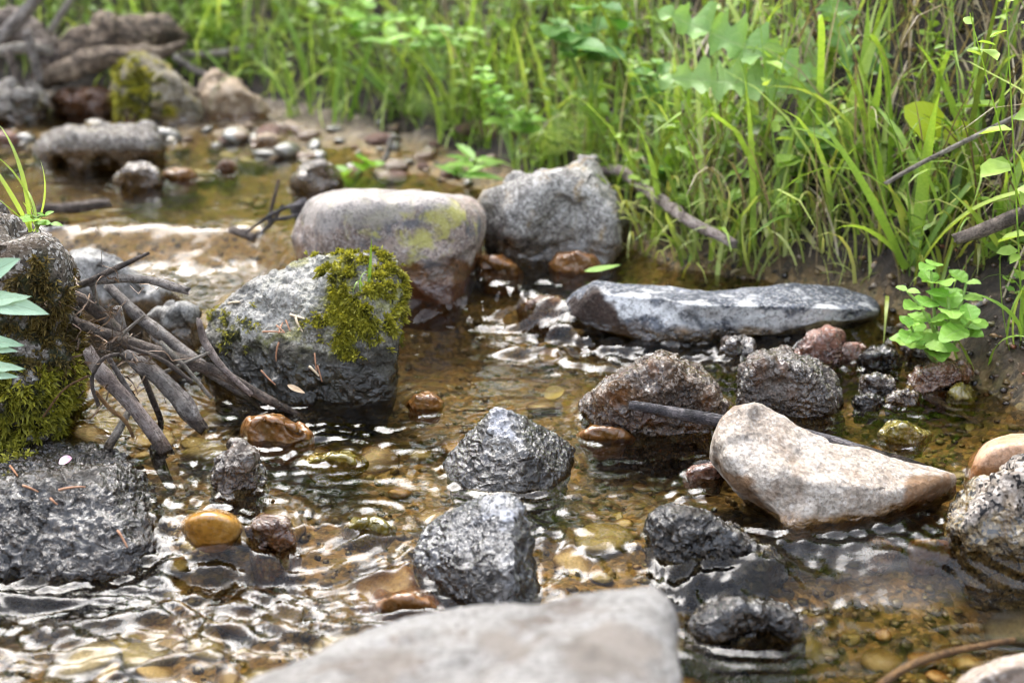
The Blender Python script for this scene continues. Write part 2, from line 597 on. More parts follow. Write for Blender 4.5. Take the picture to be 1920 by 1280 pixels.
def rock(name, label, cat, base, sil, d, mat, zw=0.0, front=None, hulls=None, centre=None, level=6, p=18, amp=0.05, freq=2.2,
         crag=0.0, cfreq=7.0, chisel=0, foot=0.06, group=None, seed=1, sil_dy=0.45, front_k=0.78, back_k=0.8, oct=5, parent=None, strata=0.0, facet=0.75, fm=(26, 140), paint=None, pts=None, lift=0.0):
    rs = np.random.default_rng(seed)
    Y0 = at_z(base[0], base[1], zw)[1]
    allp, sets = [], []
    if pts is not None:
        P = np.array([at_y(a, b_, Y0 + e) for a, b_, e in pts])
        lo = P[P[:, 2] < zw + 0.3 * (P[:, 2].max() - zw)].copy()
        lo[:, :2] = lo[:, :2].mean(0) + (lo[:, :2] - lo[:, :2].mean(0)) * 0.8
        lo[:, 2] = zw - foot
        sets.append(np.vstack([P, lo]))
        allp.append(sets[0])
    for s_, fr in (hulls or ([(sil, front)] if pts is None else [])):
        s_ = np.array(s_, float)
        cpx = s_.mean(0)
        P = [at_y(a, b_, Y0 + d * sil_dy) for a, b_ in s_]
        if fr is None:
            P += [at_y(*(cpx + (q - cpx) * front_k), Y0) for q in s_]
        else:
            P += [at_y(a, b_, Y0 + e) for a, b_, e in fr]
        P += [at_y(*(cpx + (q - cpx) * back_k), Y0 + d) for q in s_]
        P = np.array(P)
        if foot:
            lo = P[P[:, 2] < zw + 0.25 * (P[:, 2].max() - zw)]
            cc = lo.mean(0)
            ft = cc + (lo - cc) * 0.85
            ft[:, 2] = zw - foot
            P = np.vstack([P, ft])
        sets.append(P)
        allp.append(P)
    A = np.vstack(allp)
    c = np.array(centre if centre is not None else 0.5 * (A.min(0) + A.max(0)), float)
    if centre is not None:
        c = at_y(centre[0], centre[1], Y0 + centre[2])
    D0, F = ico(level)
    e = 0.5 * (A.max(0) - A.min(0))
    dirs = D0 * (e / e.max()) ** 0.8
    dirs /= np.linalg.norm(dirs, axis=1)[:, None]
    size = float(np.mean(e)) * 2
    r = None
    for P in sets:
        N, Dd = hull_planes(P, c)
        if chisel:
            dn = rs.normal(size=(chisel, 3))
            dn /= np.linalg.norm(dn, axis=1)[:, None]
            sup = ((P - c) @ dn.T).max(0) * rs.uniform(0.84, 0.97, chisel)
            N = np.vstack([N, dn])
            Dd = np.concatenate([Dd, sup])
        pe = p * 2.2
        q = np.maximum(dirs @ N.T, 0) / Dd
        rr = (q ** pe).sum(1) ** (-1.0 / pe)
        r = rr if r is None else (r ** 10 + rr ** 10) ** 0.1
    V = c + dirs * r[:, None]
    off = rs.uniform(-50, 50, 3)
    nrm = vnormals(V, F)
    disp = 1.7 * amp * size * fbm((V - c) / size * freq + off, oct, 0.52)
    if crag:
        disp = disp + 1.6 * crag * size * (fbm((V - c) / size * cfreq + off + 9, 4, 0.6, ridged=True) - 0.2)
    if strata:
        disp = disp + strata * size * np.sin((V[:, 2] - c[2]) / size * 40 + 3 * fbm((V - c) / size * 3 + off, 3) + (V[:, 0] - c[0]) / size * 9)
    if level < 7:
        fm = (14, 50)
    if facet:
        for M, k_, tilt in ((fm[0], 1.0, 0.34), (fm[1], 0.8, 0.4)):
            sd = rs.choice(len(V), M, replace=False)
            sp, sn = V[sd], nrm[sd] + rs.normal(size=(M, 3)) * tilt
            sn /= np.linalg.norm(sn, axis=1)[:, None]
            dd_ = np.sqrt(np.maximum((V ** 2).sum(1)[:, None] - 2 * V @ sp.T + (sp ** 2).sum(1)[None], 0))
            wj = 0.05 * size
            dd_ = dd_ + wj * 0.7 * fbm(V / size * 9 + off, 2)[:, None] * np.sin(np.arange(M) * 2.4)[None]
            near2 = np.argpartition(dd_, 2, axis=1)[:, :2]
            d2 = np.take_along_axis(dd_, near2, 1)
            wgt = np.exp(-(d2 - d2.min(1, keepdims=True)) / (0.012 * size))
            wgt /= wgt.sum(1, keepdims=True)
            hh = ((sp[near2] - V[:, None]) * sn[near2]).sum(2) / np.maximum((sn[near2] * nrm[:, None]).sum(2), 0.5)
            lim = 0.16 * size * (0.5 if M > 60 else 1)
            hh = (np.clip(hh, -lim, lim * 0.35) * wgt).sum(1)
            V = V + nrm * (hh * facet * k_)[:, None]
            nrm = vnormals(V, F)
    V = V + nrm * disp[:, None]
    org = np.array([c[0], c[1], V[:, 2].min()])
    if parent is None:
        me = new_mesh(name, V - org, F)
        o = link(name, me, mat, None, org)
        tag(o, label, cat, group)
        qx = to_px(V)
        jit = 0 if not paint else np.stack([fbm(V * 30 + off, 4), fbm(V * 30 + off + 40, 4)], -1) * 60
        acc = {}
        for nm_, poly in (paint or []):
            soft = np.mean([in_poly(qx + jit * j_ + np.array([ox, oy]), poly) for j_, ox, oy in ((1, 0, 0), (0.8, 7, 0), (1.2, -7, 0), (1, 0, 6), (0.9, 0, -6), (1.3, 4, 4), (0.7, -4, -4))], 0)
            acc[nm_] = np.maximum(acc.get(nm_, 0), soft)
        for nm_, v_ in acc.items():
            attr(me, nm_, v_)
    near = V[np.abs(V[:, 2] - zw) < 0.012]
    if len(near) > 5:
        FOOT.append((near[:, 0].mean(), near[:, 1].mean(), np.ptp(near[:, 0]) / 2, np.ptp(near[:, 1]) / 2))
    ROCKS[label] = (o, V, F, org)
    if lift:
        o.location.z += lift
    return o


def ground_at(px, py, t0=0.6, t1=9.0, n=700):
    d = ray(px, py)
    ts = np.linspace(t0, t1, n)
    P = EYE + d * ts[:, None]
    below = P[:, 2] < terrain_z(P[:, 0], P[:, 1])
    if not below.any():
        return None
    i = int(np.argmax(below))
    return P[i]


GREY = dict(c1=g((72, 70, 66)), c2=g((140, 138, 133)), c3=g((196, 193, 187)))
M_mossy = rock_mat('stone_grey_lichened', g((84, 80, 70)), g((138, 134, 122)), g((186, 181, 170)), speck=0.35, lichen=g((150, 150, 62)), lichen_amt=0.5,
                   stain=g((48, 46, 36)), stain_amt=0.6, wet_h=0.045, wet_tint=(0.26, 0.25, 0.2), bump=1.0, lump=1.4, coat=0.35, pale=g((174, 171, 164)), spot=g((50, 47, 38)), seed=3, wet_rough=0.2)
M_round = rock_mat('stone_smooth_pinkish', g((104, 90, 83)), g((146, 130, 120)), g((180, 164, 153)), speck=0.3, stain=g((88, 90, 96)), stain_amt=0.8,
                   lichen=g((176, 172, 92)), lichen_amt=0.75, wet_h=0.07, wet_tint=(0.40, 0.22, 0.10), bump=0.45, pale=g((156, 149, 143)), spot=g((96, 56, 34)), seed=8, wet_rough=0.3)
M_back = rock_mat('stone_grey_ochre', g((92, 88, 83)), g((140, 136, 130)), g((184, 180, 172)), speck=0.4, stain=g((150, 120, 60)), stain_amt=0.55,
                  wet_z=0.035, wet_h=0.03, wet_tint=(0.3, 0.25, 0.2), bump=0.6, seed=12)
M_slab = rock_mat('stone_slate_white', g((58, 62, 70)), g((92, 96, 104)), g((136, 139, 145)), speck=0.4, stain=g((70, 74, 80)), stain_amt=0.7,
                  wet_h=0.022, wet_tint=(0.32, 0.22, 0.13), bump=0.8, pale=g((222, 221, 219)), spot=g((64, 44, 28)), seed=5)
M_gravelly = rock_mat('stone_wet_gravelly_brown', g((46, 30, 15)), g((92, 68, 44)), g((146, 128, 108)), lump=1.0, speck=0.4, light=(0.55, 0.5, 0.45), dark=(0.012, 0.01, 0.008), stain=g((110, 66, 20)),
                      stain_amt=0.7, wet_h=0.03, wet_all=0.85, wet_tint=(0.45, 0.37, 0.28), bump=1.0, seed=21, scale=1.1, wet_rough=0.08)
M_gravelly2 = rock_mat('stone_wet_brown_pitted', g((42, 34, 28)), g((92, 80, 70)), g((150, 138, 128)), lump=1.0, speck=0.35, dark=(0.012, 0.01, 0.008), stain=g((104, 66, 26)),
                       stain_amt=0.7, wet_h=0.03, wet_all=0.95, wet_tint=(0.4, 0.34, 0.28), bump=1.0, seed=27, scale=1.1, wet_rough=0.08)
M_red = rock_mat('stone_reddish', g((96, 58, 44)), g((150, 104, 84)), g((184, 150, 134)), speck=0.4, wet_h=0.02, wet_all=0.5, wet_tint=(0.5, 0.4, 0.35), bump=0.9, seed=31)
M_rust = rock_mat('stone_rust', g((64, 38, 18)), g((112, 70, 34)), g((150, 112, 72)), speck=0.25, wet_h=0.03, wet_all=0.8, wet_tint=(0.6, 0.5, 0.4), bump=0.9, seed=33)
M_cream = rock_mat('stone_cream', g((142, 126, 110)), g((186, 174, 160)), g((212, 203, 192)), speck=0.3, light=(0.66, 0.63, 0.59), dark=(0.14, 0.12, 0.1), stain=g((128, 106, 86)), stain_amt=0.6,
                   wet_z=-0.02, wet_h=0.03, wet_tint=(0.42, 0.26, 0.10), bump=0.75, spot=g((116, 80, 40)), seed=41)
M_tan = rock_mat('stone_tan', g((150, 112, 84)), g((190, 152, 122)), g((214, 184, 158)), speck=0.12, dark=(0.08, 0.06, 0.05), wet_z=-0.01, wet_h=0.035, wet_tint=(0.55, 0.38, 0.2), bump=0.25, seed=43, rough=0.5)
M_granite = rock_mat('stone_granite_coarse', g((120, 112, 104)), g((168, 158, 148)), g((206, 196, 186)), speck=0.95, dark=(0.02, 0.02, 0.022), light=(0.68, 0.6, 0.52), stain=g((150, 118, 70)), stain_amt=0.4,
                     wet_z=-0.02, wet_h=0.05, wet_tint=(0.4, 0.33, 0.18), bump=1.0, seed=47, scale=1.0)
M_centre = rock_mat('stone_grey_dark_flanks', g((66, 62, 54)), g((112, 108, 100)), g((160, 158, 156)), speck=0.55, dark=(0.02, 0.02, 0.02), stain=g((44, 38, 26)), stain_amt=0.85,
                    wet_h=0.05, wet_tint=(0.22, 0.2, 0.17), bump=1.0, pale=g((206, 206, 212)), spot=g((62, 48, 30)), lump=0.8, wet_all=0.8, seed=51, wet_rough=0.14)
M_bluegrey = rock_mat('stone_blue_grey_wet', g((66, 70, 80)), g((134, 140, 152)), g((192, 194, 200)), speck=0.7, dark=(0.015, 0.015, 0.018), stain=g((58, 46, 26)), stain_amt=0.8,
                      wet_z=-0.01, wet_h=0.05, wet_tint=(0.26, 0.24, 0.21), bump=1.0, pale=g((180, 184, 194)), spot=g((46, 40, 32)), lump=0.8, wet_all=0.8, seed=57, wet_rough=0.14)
M_dark = rock_mat('stone_black_wet', g((12, 10, 8)), g((30, 24, 19)), g((62, 52, 42)), speck=0.5, light=(0.2, 0.18, 0.16), wet_h=0.05, wet_all=0.95, wet_z=-0.02,
                  wet_tint=(0.55, 0.5, 0.45), lump=1.2, bump=0.9, coat=0.3, seed=61, scale=0.9, wet_rough=0.07)
M_amber = rock_mat('stone_amber', g((140, 94, 28)), g((176, 130, 54)), g((204, 168, 98)), speck=0.06, dark=(0.1, 0.05, 0.01), stain=g((110, 62, 16)), stain_amt=0.5, wet_h=0.2, wet_z=0.1,
                   wet_tint=(0.95, 0.9, 0.85), bump=0.12, coat=0.4, seed=63, rough=0.3, wet_rough=0.12)
M_orange = rock_mat('stone_orange', g((84, 54, 22)), g((132, 88, 38)), g((166, 124, 68)), speck=0.1, dark=(0.05, 0.03, 0.01), stain=g((96, 78, 24)), stain_amt=0.5, wet_h=0.2, wet_z=0.1,
                    wet_tint=(0.85, 0.8, 0.7), bump=0.3, seed=67, rough=0.45, wet_rough=0.3, coat=0.3)
M_olive = rock_mat('stone_olive', g((82, 74, 20)), g((132, 116, 36)), g((172, 152, 66)), speck=0.15, dark=(0.03, 0.03, 0.01), wet_h=0.2, wet_z=0.1, wet_tint=(0.8, 0.8, 0.7), bump=0.4, seed=69, rough=0.3)
M_mossboulder = rock_mat('stone_earthy_boulder', g((70, 62, 52)), g((128, 118, 106)), g((176, 168, 160)), speck=0.6, dark=(0.03, 0.025, 0.02), stain=g((70, 52, 34)), stain_amt=0.7,
                         wet_h=0.03, wet_tint=(0.35, 0.3, 0.25), bump=1.1, seed=71)
M_fore = rock_mat('stone_pale_foreground', g((104, 101, 97)), g((140, 137, 133)), g((160, 158, 155)), speck=0.25, light=(0.36, 0.35, 0.33), dark=(0.12, 0.1, 0.09), stain=g((88, 70, 56)), stain_amt=0.7,
                  wet_z=-0.05, wet_h=0.03, wet_tint=(0.4, 0.3, 0.2), bump=0.9, seed=73, spot=g((120, 112, 104)))
M_far = rock_mat('stone_far_grey', g((76, 70, 62)), g((118, 110, 101)), g((160, 152, 141)), speck=0.4, stain=g((128, 118, 40)), stain_amt=0.5, wet_z=0.07, wet_h=0.02, bump=0.7, seed=79)
M_fartan = rock_mat('stone_far_tan', g((122, 104, 84)), g((166, 144, 118)), g((196, 178, 156)), speck=0.2, wet_z=0.07, wet_h=0.02, bump=0.5, seed=83)
M_farmoss = rock_mat('stone_far_mossy', g((66, 60, 44)), g((118, 108, 88)), g((168, 154, 130)), speck=0.3, stain=g((150, 138, 20)), stain_amt=0.95, wet_z=0.07, wet_h=0.02, bump=0.8, seed=87)

# the mossy rock and its neighbours
rock('rock', 'grey lichened boulder with a thick green moss patch beside the sticks', 'rock', (600, 752),
     [(374, 640), (402, 580), (470, 534), (560, 493), (632, 463), (690, 468), (735, 492), (750, 545), (747, 610), (743, 690), (730, 745), (640, 754), (540, 760), (470, 748), (404, 700), (374, 650)],
     0.20, M_mossy, front=[(470, 620, 0.035), (560, 640, 0.015), (700, 560, 0.03), (735, 640, 0.02), (590, 690, 0.0), (690, 700, 0.0), (470, 742, 0.01), (560, 758, 0.0), (725, 748, 0.01), (650, 520, 0.055)],
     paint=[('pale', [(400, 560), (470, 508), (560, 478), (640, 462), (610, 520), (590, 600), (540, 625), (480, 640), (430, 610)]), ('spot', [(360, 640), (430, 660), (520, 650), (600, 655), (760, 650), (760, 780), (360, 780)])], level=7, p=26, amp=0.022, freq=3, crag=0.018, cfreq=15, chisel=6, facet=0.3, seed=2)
rock('rock', 'large smooth rounded pinkish grey boulder behind the mossy rock', 'rock', (800, 598),
     [(538, 430), (550, 390), (580, 364), (650, 354), (760, 347), (855, 352), (900, 374), (922, 420), (914, 480), (896, 520), (890, 565), (855, 592), (780, 602), (700, 602), (590, 572), (546, 500)],
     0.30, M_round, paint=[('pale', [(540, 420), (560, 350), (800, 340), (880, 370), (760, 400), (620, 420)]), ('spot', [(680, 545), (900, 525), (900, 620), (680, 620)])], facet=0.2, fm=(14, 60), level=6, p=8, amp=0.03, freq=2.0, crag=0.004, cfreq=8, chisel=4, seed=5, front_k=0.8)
rock('rock', 'angular grey and ochre boulder against the grassy bank', 'rock', (1030, 492),
     [(897, 374), (960, 350), (1060, 326), (1100, 300), (1128, 312), (1150, 360), (1166, 405), (1168, 455), (1150, 485), (1030, 495), (905, 485)],
     0.26, M_back, zw=0.034, level=6, p=24, amp=0.04, freq=3, crag=0.012, cfreq=9, chisel=8, seed=9)
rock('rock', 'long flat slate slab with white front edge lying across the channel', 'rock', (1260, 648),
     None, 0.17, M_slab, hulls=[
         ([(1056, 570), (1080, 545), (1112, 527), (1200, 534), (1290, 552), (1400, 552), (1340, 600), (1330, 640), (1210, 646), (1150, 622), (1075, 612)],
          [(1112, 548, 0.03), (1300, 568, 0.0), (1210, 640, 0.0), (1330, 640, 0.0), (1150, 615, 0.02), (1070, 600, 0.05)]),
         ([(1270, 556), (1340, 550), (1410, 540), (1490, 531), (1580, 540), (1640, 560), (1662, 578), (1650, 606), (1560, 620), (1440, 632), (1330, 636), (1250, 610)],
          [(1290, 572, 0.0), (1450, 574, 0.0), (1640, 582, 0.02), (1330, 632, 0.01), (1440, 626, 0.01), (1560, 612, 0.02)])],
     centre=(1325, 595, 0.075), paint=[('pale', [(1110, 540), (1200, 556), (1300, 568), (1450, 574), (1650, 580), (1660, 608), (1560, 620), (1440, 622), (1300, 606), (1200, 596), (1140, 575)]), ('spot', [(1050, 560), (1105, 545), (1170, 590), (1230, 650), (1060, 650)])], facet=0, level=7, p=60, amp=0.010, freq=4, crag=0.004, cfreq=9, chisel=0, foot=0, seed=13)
rock('rock', 'wet gravelly brown rock behind the dark fallen stick', 'rock', (1230, 815),
     [(1097, 757), (1140, 715), (1200, 681), (1245, 669), (1300, 688), (1340, 720), (1358, 757), (1350, 795), (1280, 818), (1180, 815), (1108, 785)],
     0.15, M_gravelly, level=7, p=20, amp=0.04, freq=4, crag=0.034, cfreq=11, chisel=8, facet=0.4, seed=17)
rock('rock', 'dark glossy pitted rock between the slab and the cream rock', 'rock', (1490, 782),
     [(1388, 692), (1410, 668), (1470, 660), (1530, 680), (1565, 710), (1580, 758), (1562, 776), (1480, 784), (1400, 774), (1385, 735)],
     0.13, M_gravelly2, level=7, p=24, amp=0.04, freq=4, crag=0.034, cfreq=11, chisel=8, facet=0.4, seed=19)
rock('rock', 'small reddish lumpy rock under the far end of the slab', 'rock', (1535, 680),
     [(1488, 652), (1520, 628), (1555, 617), (1578, 640), (1572, 668), (1545, 682), (1505, 676)], 0.07, M_red, level=6, amp=0.07, freq=4, crag=0.03, chisel=6, seed=23)
rock('stone', 'small olive brown stone in front of the slab', 'stone', (1378, 668),
     [(1347, 655), (1360, 640), (1385, 634), (1410, 642), (1413, 662), (1385, 670), (1352, 668)], 0.05, M_gravelly2, level=5, amp=0.08, freq=4, crag=0.03, seed=24)
rock('rock', 'rust brown elongated rock below the round leaved plant', 'rock', (1750, 735),
     [(1700, 715), (1720, 697), (1770, 682), (1808, 676), (1815, 690), (1795, 715), (1765, 732), (1712, 738)], 0.06, M_rust, level=6, amp=0.06, freq=4, crag=0.02, chisel=4, seed=25)
rock('stone', 'dull olive stone in the water below the rust brown rock', 'stone', (1805, 748),
     [(1780, 738), (1795, 720), (1815, 722), (1828, 745), (1800, 750)], 0.04, M_olive, level=5, amp=0.06, seed=26)
for k, (cx, cy, rx, ry, lab) in enumerate([(1645, 722, 34, 20, 'wet brown stone between the pitted rock and the rust brown rock'),
                                           (1625, 752, 26, 12, 'low dark stone awash beside the pitted rock'),
                                           (1690, 745, 30, 14, 'low knobbly stone in front of the rust brown rock'),
                                           (1600, 660, 26, 17, 'dark wet stone beside the small reddish rock'),
                                           (1650, 672, 36, 20, 'black wet lump of mud and stone under the plant'),
                                           (1720, 655, 26, 18, 'mud coated stone at the foot of the round leaved plant')]):
    an = np.linspace(0, 2 * math.pi, 9)[:-1] + k
    rock('stone', lab, 'stone', (cx, cy + ry), [(cx + rx * math.cos(a), cy + ry * math.sin(a)) for a in an], rx * 2 * px_size(1.55), [M_gravelly2, M_dark, M_gravelly, M_red, M_dark, M_gravelly2][k],
         level=5, amp=0.09, freq=4, crag=0.04, seed=80 + k, p=14, foot=0.02)
rock('rock', 'big cream coloured rock with a saddle and tilted wedge end', 'rock', (1480, 1022), None, 0.16, M_cream, zw=-0.02, hulls=[
    ([(1333, 860), (1340, 812), (1352, 785), (1378, 763), (1430, 757), (1470, 778), (1520, 826), (1580, 880), (1560, 960), (1480, 1000), (1400, 930), (1350, 890)],
     [(1360, 850, 0.03), (1440, 880, 0.02), (1380, 905, 0.03), (1440, 960, 0.01), (1480, 1010, 0.0), (1540, 930, 0.01), (1400, 790, 0.06), (1455, 965, 0.0)]),
    ([(1440, 850), (1500, 815), (1580, 868), (1660, 872), (1740, 884), (1790, 893), (1786, 930), (1700, 958), (1600, 995), (1520, 1018), (1468, 1020), (1448, 980)],
     [(1455, 880, 0.02), (1520, 905, 0.005), (1640, 915, 0.01), (1775, 900, 0.04), (1470, 1018, 0.0), (1520, 1012, 0.0), (1600, 985, 0.01), (1700, 945, 0.02)])],
     centre=(1490, 920, 0.08), paint=[('spot', [(1340, 870), (1380, 880), (1450, 960), (1475, 1020), (1440, 1000), (1370, 910)]), ('spot', [(1700, 915), (1740, 895), (1800, 885), (1800, 940), (1700, 960)])], facet=0.2, level=7, p=34, amp=0.016, freq=4, crag=0.005, cfreq=8, foot=0, seed=29)
rock('rock', 'smooth tan rounded stone half submerged beyond the coarse granite', 'rock', (1880, 940),
     [(1786, 905), (1800, 855), (1840, 818), (1900, 803), (1980, 812), (2020, 860), (2010, 930), (1900, 955), (1800, 940)], 0.14, M_tan, zw=-0.01, facet=0, level=6, p=4, amp=0.02, seed=37)
rock('rock', 'coarse speckled granite rock beside the cream rock', 'rock', (1900, 1075),
     [(1780, 990), (1800, 940), (1850, 905), (1920, 868), (2020, 870), (2060, 980), (2020, 1080), (1920, 1078), (1850, 1045), (1795, 1020)], 0.16, M_granite, zw=-0.025, level=7, p=16, amp=0.04, freq=3, crag=0.015, cfreq=9, chisel=5, seed=39)
rock('rock', 'pyramid shaped grey rock with pale ridge in midstream', 'rock', (950, 924),
     None, 0.13, M_centre, pts=[(932, 765, 0.05), (962, 773, 0.055), (1030, 812, 0.085), (1076, 842, 0.09), (990, 850, 0.012), (965, 922, -0.008), (836, 864, 0.06), (850, 905, 0.025), (895, 928, 0.004), (1056, 886, 0.035), (1036, 908, 0.016), (900, 835, 0.13), (1040, 850, 0.14), (985, 800, 0.07), (880, 812, 0.06)],
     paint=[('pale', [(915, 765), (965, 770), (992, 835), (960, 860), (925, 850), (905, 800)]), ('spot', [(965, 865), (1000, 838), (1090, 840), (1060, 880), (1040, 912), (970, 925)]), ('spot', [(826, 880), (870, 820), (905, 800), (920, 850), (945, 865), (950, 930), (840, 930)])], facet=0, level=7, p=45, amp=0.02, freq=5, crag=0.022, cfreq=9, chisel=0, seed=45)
rock('rock', 'blue grey ridged wet rock just behind the pale rock at the bottom', 'rock', (950, 1152),
     None, 0.15, M_bluegrey, zw=-0.026, pts=[(945, 924, 0.075), (977, 936, 0.075), (962, 992, 0.035), (958, 1060, 0.0), (945, 1152, -0.012), (992, 1150, 0.006), (1012, 1130, 0.03), (998, 1040, 0.055), (776, 1030, 0.075), (800, 985, 0.09), (850, 957, 0.10), (905, 936, 0.10), (862, 1088, 0.035), (795, 1068, 0.055), (920, 1000, 0.15), (830, 1040, 0.14)],
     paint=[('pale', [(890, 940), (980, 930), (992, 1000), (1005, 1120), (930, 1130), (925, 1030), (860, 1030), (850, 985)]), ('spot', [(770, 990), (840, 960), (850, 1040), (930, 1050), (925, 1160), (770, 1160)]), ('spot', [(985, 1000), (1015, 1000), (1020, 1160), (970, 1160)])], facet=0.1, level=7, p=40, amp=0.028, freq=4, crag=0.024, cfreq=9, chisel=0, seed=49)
rock('rock', 'low dark wet rock with glossy top in front of the cream rock', 'rock', (1340, 1095),
     [(1212, 965), (1245, 937), (1310, 952), (1380, 984), (1440, 1020), (1478, 1062), (1440, 1086), (1330, 1098), (1240, 1082), (1213, 1025)], 0.12, M_dark, zw=-0.026, level=7, p=14, amp=0.04, freq=4, crag=0.03, cfreq=11, chisel=7, facet=0.3, lift=-0.004, seed=53)
rock('rock', 'low dark wet rock nearest the bottom edge with water around it', 'rock', (1400, 1195),
     [(1290, 1150), (1330, 1120), (1400, 1112), (1470, 1125), (1502, 1160), (1480, 1190), (1400, 1198), (1310, 1185)], 0.08, M_dark, zw=-0.026, level=6, p=12, amp=0.06, freq=4, crag=0.04, cfreq=8, lift=-0.008, seed=55)
rock('rock', 'small cone shaped brown rock standing in the stream by the sticks', 'rock', (450, 925),
     [(398, 905), (410, 870), (432, 838), (452, 829), (474, 850), (492, 885), (497, 915), (455, 928), (410, 924)], 0.07, M_gravelly2, foot=0.03, level=6, p=20, amp=0.05, freq=4, crag=0.03, chisel=5, seed=59)
rock('stone', 'orange stone just breaking the surface below the mossy rock', 'stone', (520, 832),
     [(450, 800), (470, 783), (510, 777), (560, 792), (592, 812), (580, 832), (520, 838), (462, 826)], 0.08, M_orange, facet=0.4, foot=0.025, level=6, p=10, amp=0.05, seed=61)
rock('stone', 'smooth amber yellow rounded stone at the edge of the black rock', 'stone', (400, 1050),
     [(318, 1005), (338, 975), (385, 960), (430, 962), (468, 982), (480, 1012), (462, 1040), (400, 1052), (338, 1040)], 0.09, M_amber, zw=-0.015, facet=0, foot=0.012, lift=0.008, level=6, p=2.6, amp=0.015, seed=63)
rock('stone', 'dark brown wedge stone next to the amber stone', 'stone', (510, 1018),
     [(468, 990), (485, 964), (520, 966), (552, 992), (556, 1014), (520, 1024), (475, 1018)], 0.07, M_rust, zw=-0.005, level=6, p=16, amp=0.04, chisel=5, seed=65)
rock('rock', 'black glistening muddy rock in the lower corner by the amber stone', 'rock', (140, 1085), None, 0.30, M_dark, zw=-0.02,
     pts=[(-180, 842, 0.30), (60, 830, 0.30), (225, 848, 0.27), (292, 890, 0.21), (-180, 925, 0.09), (100, 908, 0.075), (225, 905, 0.085), (285, 935, 0.12),
          (-180, 1092, 0.0), (0, 1088, -0.005), (150, 1086, 0.0), (290, 1060, 0.02), (320, 1030, 0.06), (308, 965, 0.15)],
     facet=0.15, level=7, p=9, amp=0.025, freq=4, crag=0.022, cfreq=20, chisel=0, seed=67)
rock('rock', 'moss covered earthy boulder at the edge beside the sticks', 'rock', (60, 835),
     [(-260, 420), (-60, 388), (0, 395), (60, 420), (95, 452), (110, 512), (128, 600), (148, 690), (150, 770), (110, 830), (-100, 850), (-260, 840)], 0.28, M_mossboulder,
     level=7, p=16, amp=0.04, freq=3.5, crag=0.02, cfreq=10, chisel=6, seed=69)
rock('rock', 'pale grey slanting rock behind the heap of sticks', 'rock', (220, 600),
     [(104, 505), (130, 480), (165, 472), (230, 500), (300, 540), (335, 572), (320, 600), (200, 606), (110, 590)], 0.16, rock_mat('stone_plain_grey', **GREY, speck=0.3, wet_h=0.03, bump=0.5, seed=90), level=6, p=24, amp=0.03, chisel=6, seed=71)
rock('rock', 'small dull grey rock wedged between sticks and mossy rock', 'rock', (330, 655),
     [(278, 600), (300, 578), (340, 568), (372, 580), (380, 630), (360, 658), (300, 656), (280, 640)], 0.10, _mats['stone_plain_grey'], level=6, p=14, amp=0.04, chisel=5, seed=73)
rock('rock', 'big blurred pale boulder close to the viewer at the bottom', 'rock', (900, 1440), None, 0.2, M_fore, zw=0.09, foot=0.14,
     pts=[(420, 1300, 0.09), (560, 1246, 0.12), (640, 1207, 0.13), (760, 1186, 0.14), (900, 1166, 0.15), (1060, 1124, 0.16), (1170, 1098, 0.17), (1232, 1096, 0.16), (1268, 1150, 0.13), (1296, 1260, 0.07), (1310, 1440, -0.04),
          (280, 1440, -0.04), (800, 1460, -0.08), (1100, 1440, -0.07), (1120, 1210, 0.10), (800, 1290, 0.06), (1200, 1180, 0.30), (700, 1260, 0.28), (900, 1230, 0.3)],
     paint=[('spot', [(1040, 1200), (1130, 1170), (1220, 1190), (1210, 1260), (1090, 1280)]), ('spot', [(640, 1250), (760, 1225), (800, 1260), (700, 1290)]), ('spot', [(880, 1190), (960, 1175), (990, 1205), (900, 1225)])],
     facet=0.12, level=6, p=14, amp=0.02, freq=4, crag=0.006, chisel=0, seed=75)
rock('stone', 'grey blurred stone cut by the bottom corner', 'stone', (1900, 1400), [(1770, 1310), (1800, 1262), (1850, 1238), (1920, 1222), (2000, 1230), (2060, 1300), (2040, 1400), (1800, 1400)], 0.12,
     rock_mat('stone_plain_brown', g((110, 96, 84)), g((150, 134, 120)), g((178, 164, 150)), wet_z=-0.05, bump=0.4, seed=91), zw=-0.03, facet=0, level=6, p=8, amp=0.03, seed=77)

